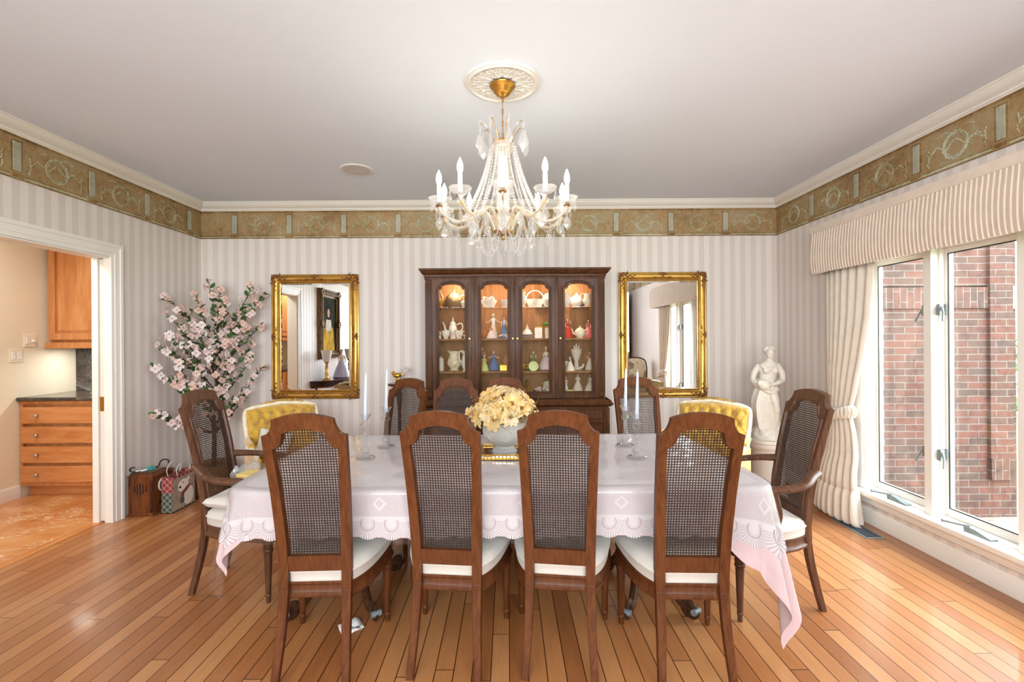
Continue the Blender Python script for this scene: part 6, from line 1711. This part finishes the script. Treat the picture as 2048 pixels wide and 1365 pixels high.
# ornament on a slim stand between mirror and cabinet
OX, OY = -1.045, 4.66
t = thing('plant_stand', 'slim dark wooden stand between the gilt mirror and the cabinet', 'stand', (OX, OY, 0))
b = MB(); b.lathe([(.001,.955),(.11,.955),(.115,.965),(.11,.975),(.001,.975)], 28); obj('top', b, M['darkwood'], t, smooth=40)
b = MB(); b.lathe([(.001,.12),(.02,.12),(.03,.2),(.018,.3),(.016,.7),(.028,.85),(.02,.9),(.04,.955),(.001,.955)], 20); obj('column', b, M['darkwood'], t, smooth=40)
for k in range(3):
    a = 2*pi*k/3+.5; b = MB(); b.tube(catmull([(.012*cos(a),.012*sin(a),.18),(.07*cos(a),.07*sin(a),.13),(.10*cos(a),.10*sin(a),.05),(.125*cos(a),.125*sin(a),.010)],5), .011, 8); obj('leg', b, M['darkwood'], t, smooth=50)
b = MB(); b.lathe([(.001,0),(.04,0),(.04,.012),(.02,.02),(.001,.022)], 18)
b.sphere((-.02,0,.075),(.042,.026,.026),12,8); b.sphere((-.058,-.004,.098),(.018,.016,.018),10,8); b.tube([(-.03,.008,.06),(-.035,.01,.015)], .008, 6); b.tube([(.0,-.008,.06),(.0,-.01,.015)], .008, 6); b.tube(catmull([(.02,0,.08),(.045,0,.095),(.05,0,.12)],4), .008, 6)
for k in range(9):
    a = -.6+.3*k; b.tube([(.05,0,.115),(.055+.03*sin(a*.7),0,.125+.028*cos(a*.8))], [.003,.009], 6, mi=1)
for k in range(7): a = 2*pi*k/7; b.sphere((.058+.022*cos(a),-.006,.128+.022*sin(a)),(.011,.006,.011),8,6,mi=1)
o = obj('ornament', b, [M['gold'], M['cush']], smooth=60, loc=(OX, OY, .9755)); tag(o, 'small gilt animal ornament with pale rosette on the slim stand', 'ornament')

# ------------------------------------------------------------------ behind the camera, seen in the two mirrors
t = thing('console_table', 'dark half-round console table showing in the doorway-side gilt mirror', 'table', (XL+.02, 1.43, 0))
hr = [(.42*sin(a), -.8*cos(a)) for a in [pi*i/24 for i in range(25)]]
b = MB(); b.prism(hr, .735, .76); obj('top', b, M['darkwood'], t, smooth=30, bevel=.004)
b = MB(); b.prism([(x*.9,y*.94) for x,y in hr], .655, .7345); obj('apron', b, M['darkwood'], t, smooth=30)
for x, y in ((.03,-.70),(.03,.70),(.34,-.30),(.34,.30)):
    b = MB(); b.lathe([(.001,0),(.014,0),(.016,.03),(.022,.5),(.028,.6),(.028,.66),(.001,.66)], 12, c=(x,y,0)); obj('leg', b, M['darkwood'], t, smooth=50)
for y, l, sh in ((2.02,'gilt candle lamp with white glass cup, showing in the doorway-side mirror','white'),(.92,'bronze candle lamp with yellowish cup, showing in the doorway-side mirror','cush')):
    t = thing('candle_lamp', l, 'lamp', (-2.86, y, .7605))
    b = MB(); b.lathe([(.001,0),(.07,0),(.07,.015),(.03,.03),(.02,.06),(.032,.1),(.018,.14),(.026,.19),(.016,.25),(.04,.29),(.001,.29)], 20); obj('base', b, M['brass'] if sh == 'white' else M['chair_dk'], t, smooth=50)
    b = MB(); b.lathe([(.001,.29),(.045,.29),(.062,.33),(.085,.47),(.08,.47),(.055,.33),(.001,.31)], 24); obj('cup', b, M[sh], t, smooth=50)
o = lady('doll', 'lilac', 'cream', .50, 'down', 'hair', .27); o.location = (-2.80, 1.50, .7605); o.rotation_euler = (0,0,radians(150)); tag(o, 'doll in a long lilac gown on the console table, showing in the doorway-side mirror', 'doll')
# painting (a plain portrait)
t = thing('framed_painting', 'ornate dark gilt framed portrait in yellow and white, showing in the doorway-side mirror', 'painting', (XL+.002, 1.43, 1.66))
PT = Matrix(((0,0,1,0),(-1,0,0,0),(0,1,0,0),(0,0,0,1))) @ Matrix.Identity(4)   # x -> -y, y -> z, up -> +x
b = MB(); prof = [(-.01,.01),(-.01,.03),(.01,.025),(.03,.05),(.06,.07),(.09,.06),(.12,.03),(.12,0),(-.01,0)]
b.sweep(prof, [(-.33,-.46,0),(.33,-.46,0),(.33,.46,0),(-.33,.46,0)], closed=True, T=PT)
for sx in (-1,1):
    for sy in (-1,0,1):
        for k in range(6): a = k; b.sphere((sx*.39+.04*cos(a), sy*.52+.04*sin(a), .062), (.035,.03,.02), 8, 5, T=PT)
for k in range(24): b.sphere((-.33+.66*k/23, .51, .06), (.02,.03,.016), 7, 5, T=PT); b.sphere((-.33+.66*k/23, -.51, .06), (.02,.03,.016), 7, 5, T=PT)
for k in range(32): b.sphere((.385, -.46+.92*k/31, .06), (.03,.02,.016), 7, 5, T=PT); b.sphere((-.385, -.46+.92*k/31, .06), (.03,.02,.016), 7, 5, T=PT)
obj('frame', b, plain('bronze_frame', RGB(112,84,50), .4, .5, vary=.3, scale=30), t, smooth=50)
b = MB(); b.box((-.335,-.465,.004),(.335,.465,.014), 0, PT)
def flat(pts, h, mi): b.prism(pts, h-.001, h, 'z', mi, PT)
def el(cx, cy, rx, ry, n=24): return [(cx+rx*cos(2*pi*k/n), cy+ry*sin(2*pi*k/n)) for k in range(n)]
flat(el(.02,.21,.10,.14), .0155, 1); flat(el(.0,.19,.055,.075), .0165, 2); flat([(-.10,.08),(.10,.08),(.16,-.12),(-.16,-.12)], .0155, 3); flat([(-.20,-.06),(.02,-.14),(.20,-.04),(.28,-.45),(-.26,-.45)], .0165, 4)
obj('canvas', b, [plain('dark_ground', RGB(52,50,36), .9, vary=.3, scale=5, spec=.1), plain('dark_hair', RGB(34,26,22), .9, spec=.1), plain('face_tone', RGB(200,160,130), .9, spec=.1), plain('white_bodice', RGB(206,198,180), .9, vary=.15, scale=10, spec=.1), plain('yellow_skirt', RGB(190,150,50), .9, vary=.2, scale=8, spec=.1)], t, smooth=0)
# flowered chair and tall dark cabinet
t = thing('flowered_chair', 'dark framed chair with flowered back, showing in the window-side gilt mirror', 'chair', (2.40, .62, 0))
def flowered():
    t = NT('flowered_tapestry'); co = t.obj(); v = t.n('TexVoronoi'); t.put(v.inputs['Vector'], co); v.inputs['Scale'].default_value = 14
    n = t.noise(co, 9, 4); c = t.ramp(n, [(.35, RGB(226,216,192)), (.5, RGB(214,204,176)), (.56, RGB(132,138,112)), (.64, RGB(178,120,116)), (.7, RGB(222,212,190))])
    return t.done(t.bsdf(c, .8))
fm = flowered()
fr_ = catmull([(-.17,-.02,.46),(-.205,-.05,.62),(-.215,-.08,.85),(-.17,-.095,.985),(0,-.10,1.02),(.17,-.095,.985),(.215,-.08,.85),(.205,-.05,.62),(.17,-.02,.46)], 6)
b = MB(); b.tube(fr_, .016, 8); b.tube([(-.18,-.03,.56),(.18,-.03,.56)], .014, 8); obj('back_frame', b, M['darkwood'], t, smooth=60)
b = MB(); c_ = Vector((0,-.06,.78)); b.loft([[c_+(p-c_)*.97+Vector((0,o,0)) for p in fr_[6:-6]] for o in (-.015,.012)] + [[c_+(p-c_)*.6+Vector((0,.03,0)) for p in fr_[6:-6]]]); obj('back_pad', b, fm, t, smooth=60)
b = MB(); b.loft([[(-.2,0,.38),(.2,0,.38),(.25,.44,.38),(-.25,.44,.38)],[(-.2,0,.43),(.2,0,.43),(.25,.44,.43),(-.25,.44,.43)]]); obj('seat_rail', b, M['darkwood'], t, smooth=0, bevel=.01)
b = MB(); b.loft([[(-.19,0.02,.43),(.19,.02,.43),(.24,.43,.43),(-.24,.43,.43)],[(-.18,0.03,.49),(.18,.03,.49),(.23,.42,.49),(-.23,.42,.49)]]); obj('seat_pad', b, fm, t, smooth=0, bevel=.02)
for x, y in ((-.18,.0),(.18,.0),(-.23,.42),(.23,.42)):
    b = MB(); b.tube([(x,y,.40),(x*1.03,y,.2),(x,y+(.02 if y else -.03),.0)], [.024,.017,.012], 8); obj('leg', b, M['darkwood'], t, smooth=60)
t = thing('tall_cabinet', 'tall dark cabinet with moulded top, its edge showing in the window-side gilt mirror', 'cabinet', (2.18, -1.0, 0))
b = MB(); b.box((-.42,-.25,.0),(.42,.25,2.3)); obj('body', b, M['darkwood'], t, smooth=0, bevel=.004)
b = MB(); b.sweep([(0,2.28),(.02,2.29),(.03,2.33),(.055,2.36),(.055,2.40),(0,2.40)], [(.42,-.25,0),(.42,.25,0),(-.42,.25,0),(-.42,-.25,0)][::-1]); b.box((-.42,-.25,2.3),(.42,.25,2.39)); obj('cornice', b, M['darkwood'], t, smooth=30)
for x in (-.2,.2):
    b = MB(); b.box((x-.19,.25,.1),(x+.19,.27,2.25)); b.box((x-.13,.27,.2),(x+.13,.278,1.1)); b.box((x-.13,.27,1.25),(x+.13,.278,2.15)); obj('door', b, M['darkwood'], t, smooth=0, bevel=.004)
# ------------------------------------------------------------------ groups of like things
GROUPS = dict(dining_chair='cane-back dining chairs round the long table', armchair='cane-back armchairs at the table ends', tufted_armchair='gold velvet armchairs below the mirrors',
  wall_mirror='gilt mirrors on the back wall', curtain='tied curtains at the window', figurine='figurines in the china cabinet', cup='cups in the china cabinet', teapot='teapots in the china cabinet',
  jug='jugs in the china cabinet', plate='plates in the china cabinet', tea_caddy='tea caddies in the china cabinet', vase='vases in the china cabinet', sugar_bowl='covered bowls in the china cabinet',
  jar='small jars in the china cabinet', ornament='small ornaments in the room', candle_lamp='candle lamps on the console table', switch_plate='switch plates beyond the doorway', drawer_cabinet='cherry kitchen drawer cabinets',
  wall_cabinet='cherry kitchen wall cabinets', granite_worktop='granite kitchen worktops', tablecloth='cloths on the dining table', garden_tree='trees beyond the window')
for o in list(bpy.data.objects):
    if o.parent is None and 'category' in o and 'group' not in o:
        n_ = o.name.split('.')[0]
        if n_ in GROUPS: o['group'] = GROUPS[n_]
# ------------------------------------------------------------------ light, sky, camera
w = bpy.data.worlds.new('sky'); SC.world = w; w.use_nodes = True
nt = w.node_tree; nt.nodes.clear()
o_ = nt.nodes.new('ShaderNodeOutputWorld'); bg = nt.nodes.new('ShaderNodeBackground')
tc = nt.nodes.new('ShaderNodeTexCoord'); sp = nt.nodes.new('ShaderNodeSeparateXYZ'); nt.links.new(tc.outputs['Generated'], sp.inputs[0])
cr = nt.nodes.new('ShaderNodeValToRGB'); nt.links.new(sp.outputs[2], cr.inputs[0])
cr.color_ramp.elements[0].position = 0; cr.color_ramp.elements[0].color = (.90,.93,.97,1)
cr.color_ramp.elements[1].position = .6; cr.color_ramp.elements[1].color = (.86,.92,1.0,1)
nt.links.new(cr.outputs[0], bg.inputs[0]); bg.inputs[1].default_value = 5.6
nt.links.new(bg.outputs[0], o_.inputs[0])

def light(name, typ, loc, rot, power, col, size=None, size_y=None, **kw):
    l = bpy.data.lights.new(name, typ); l.energy = power; l.color = col[:3]
    if typ == 'AREA':
        l.shape = 'RECTANGLE' if size_y else 'SQUARE'; l.size = size
        if size_y: l.size_y = size_y
    elif size is not None: l.shadow_soft_size = size
    for k, v in kw.items():
        if hasattr(l, k): setattr(l, k, v)
        else: setattr(l.cycles, k, v)
    o = bpy.data.objects.new(name, l); COL.objects.link(o); o.location = loc; o.rotation_euler = rot
    return o
# daylight portals in the seen and the added window opening (they only guide the sky's light)
light('window_portal', 'AREA', (XR+.16, (WA+WB)/2, (WZ0+WZ1)/2), (0, pi/2, 0), 1, (1,1,1), WZ1-WZ0, WB-WA, is_portal=True)
light('window_portal', 'AREA', (-.2, YF-.16, 1.75), (pi/2, 0, 0), 1, (1,1,1), 4.4, 1.5, is_portal=True)
WARM = (1.0, .95, .87)
light('kitchen_fill_light', 'AREA', (-3.8, 3.2, 2.53), (0,0,0), 7, WARM, .5)  # pair of unseen lights added to brighten the kitchen
light('kitchen_fill_light', 'AREA', (-3.8, .9, 2.53), (0,0,0), 7, WARM, .5)
light('under_cabinet_lamp', 'AREA', (-3.9, 4.72, 1.33), (0,0,0), 1.6, WARM, .7, .05)

cam = bpy.data.cameras.new('camera'); co = bpy.data.objects.new('camera', cam); COL.objects.link(co)
cam.sensor_width = 36; cam.sensor_fit = 'HORIZONTAL'; cam.lens = 967/2048*36
cam.shift_x = 9/2048; cam.shift_y = -5/2048
co.location = (0, 0, 1.40); co.rotation_euler = (pi/2, .0066, 0)
SC.camera = co
vs = SC.view_settings; SC.display_settings.display_device = 'sRGB'
vs.view_transform = 'Standard'; vs.look = 'None'; vs.gamma = 1; vs.use_curve_mapping = False; vs.exposure = 1.8
cy = SC.cycles
cy.use_denoising = True; cy.max_bounces = 10; cy.diffuse_bounces = 5; cy.glossy_bounces = 5; cy.transmission_bounces = 6; cy.transparent_max_bounces = 24
cy.sample_clamp_indirect = 8; cy.caustics_reflective = False; cy.caustics_refractive = False; cy.blur_glossy = .5
for x, p in ((-.47, 2.8), (.07, 2.0), (.60, 2.8)):
    light('cabinet_lamp', 'POINT', (x, 4.58, 1.905), (0,0,0), p, (1.0,.82,.60), .012)
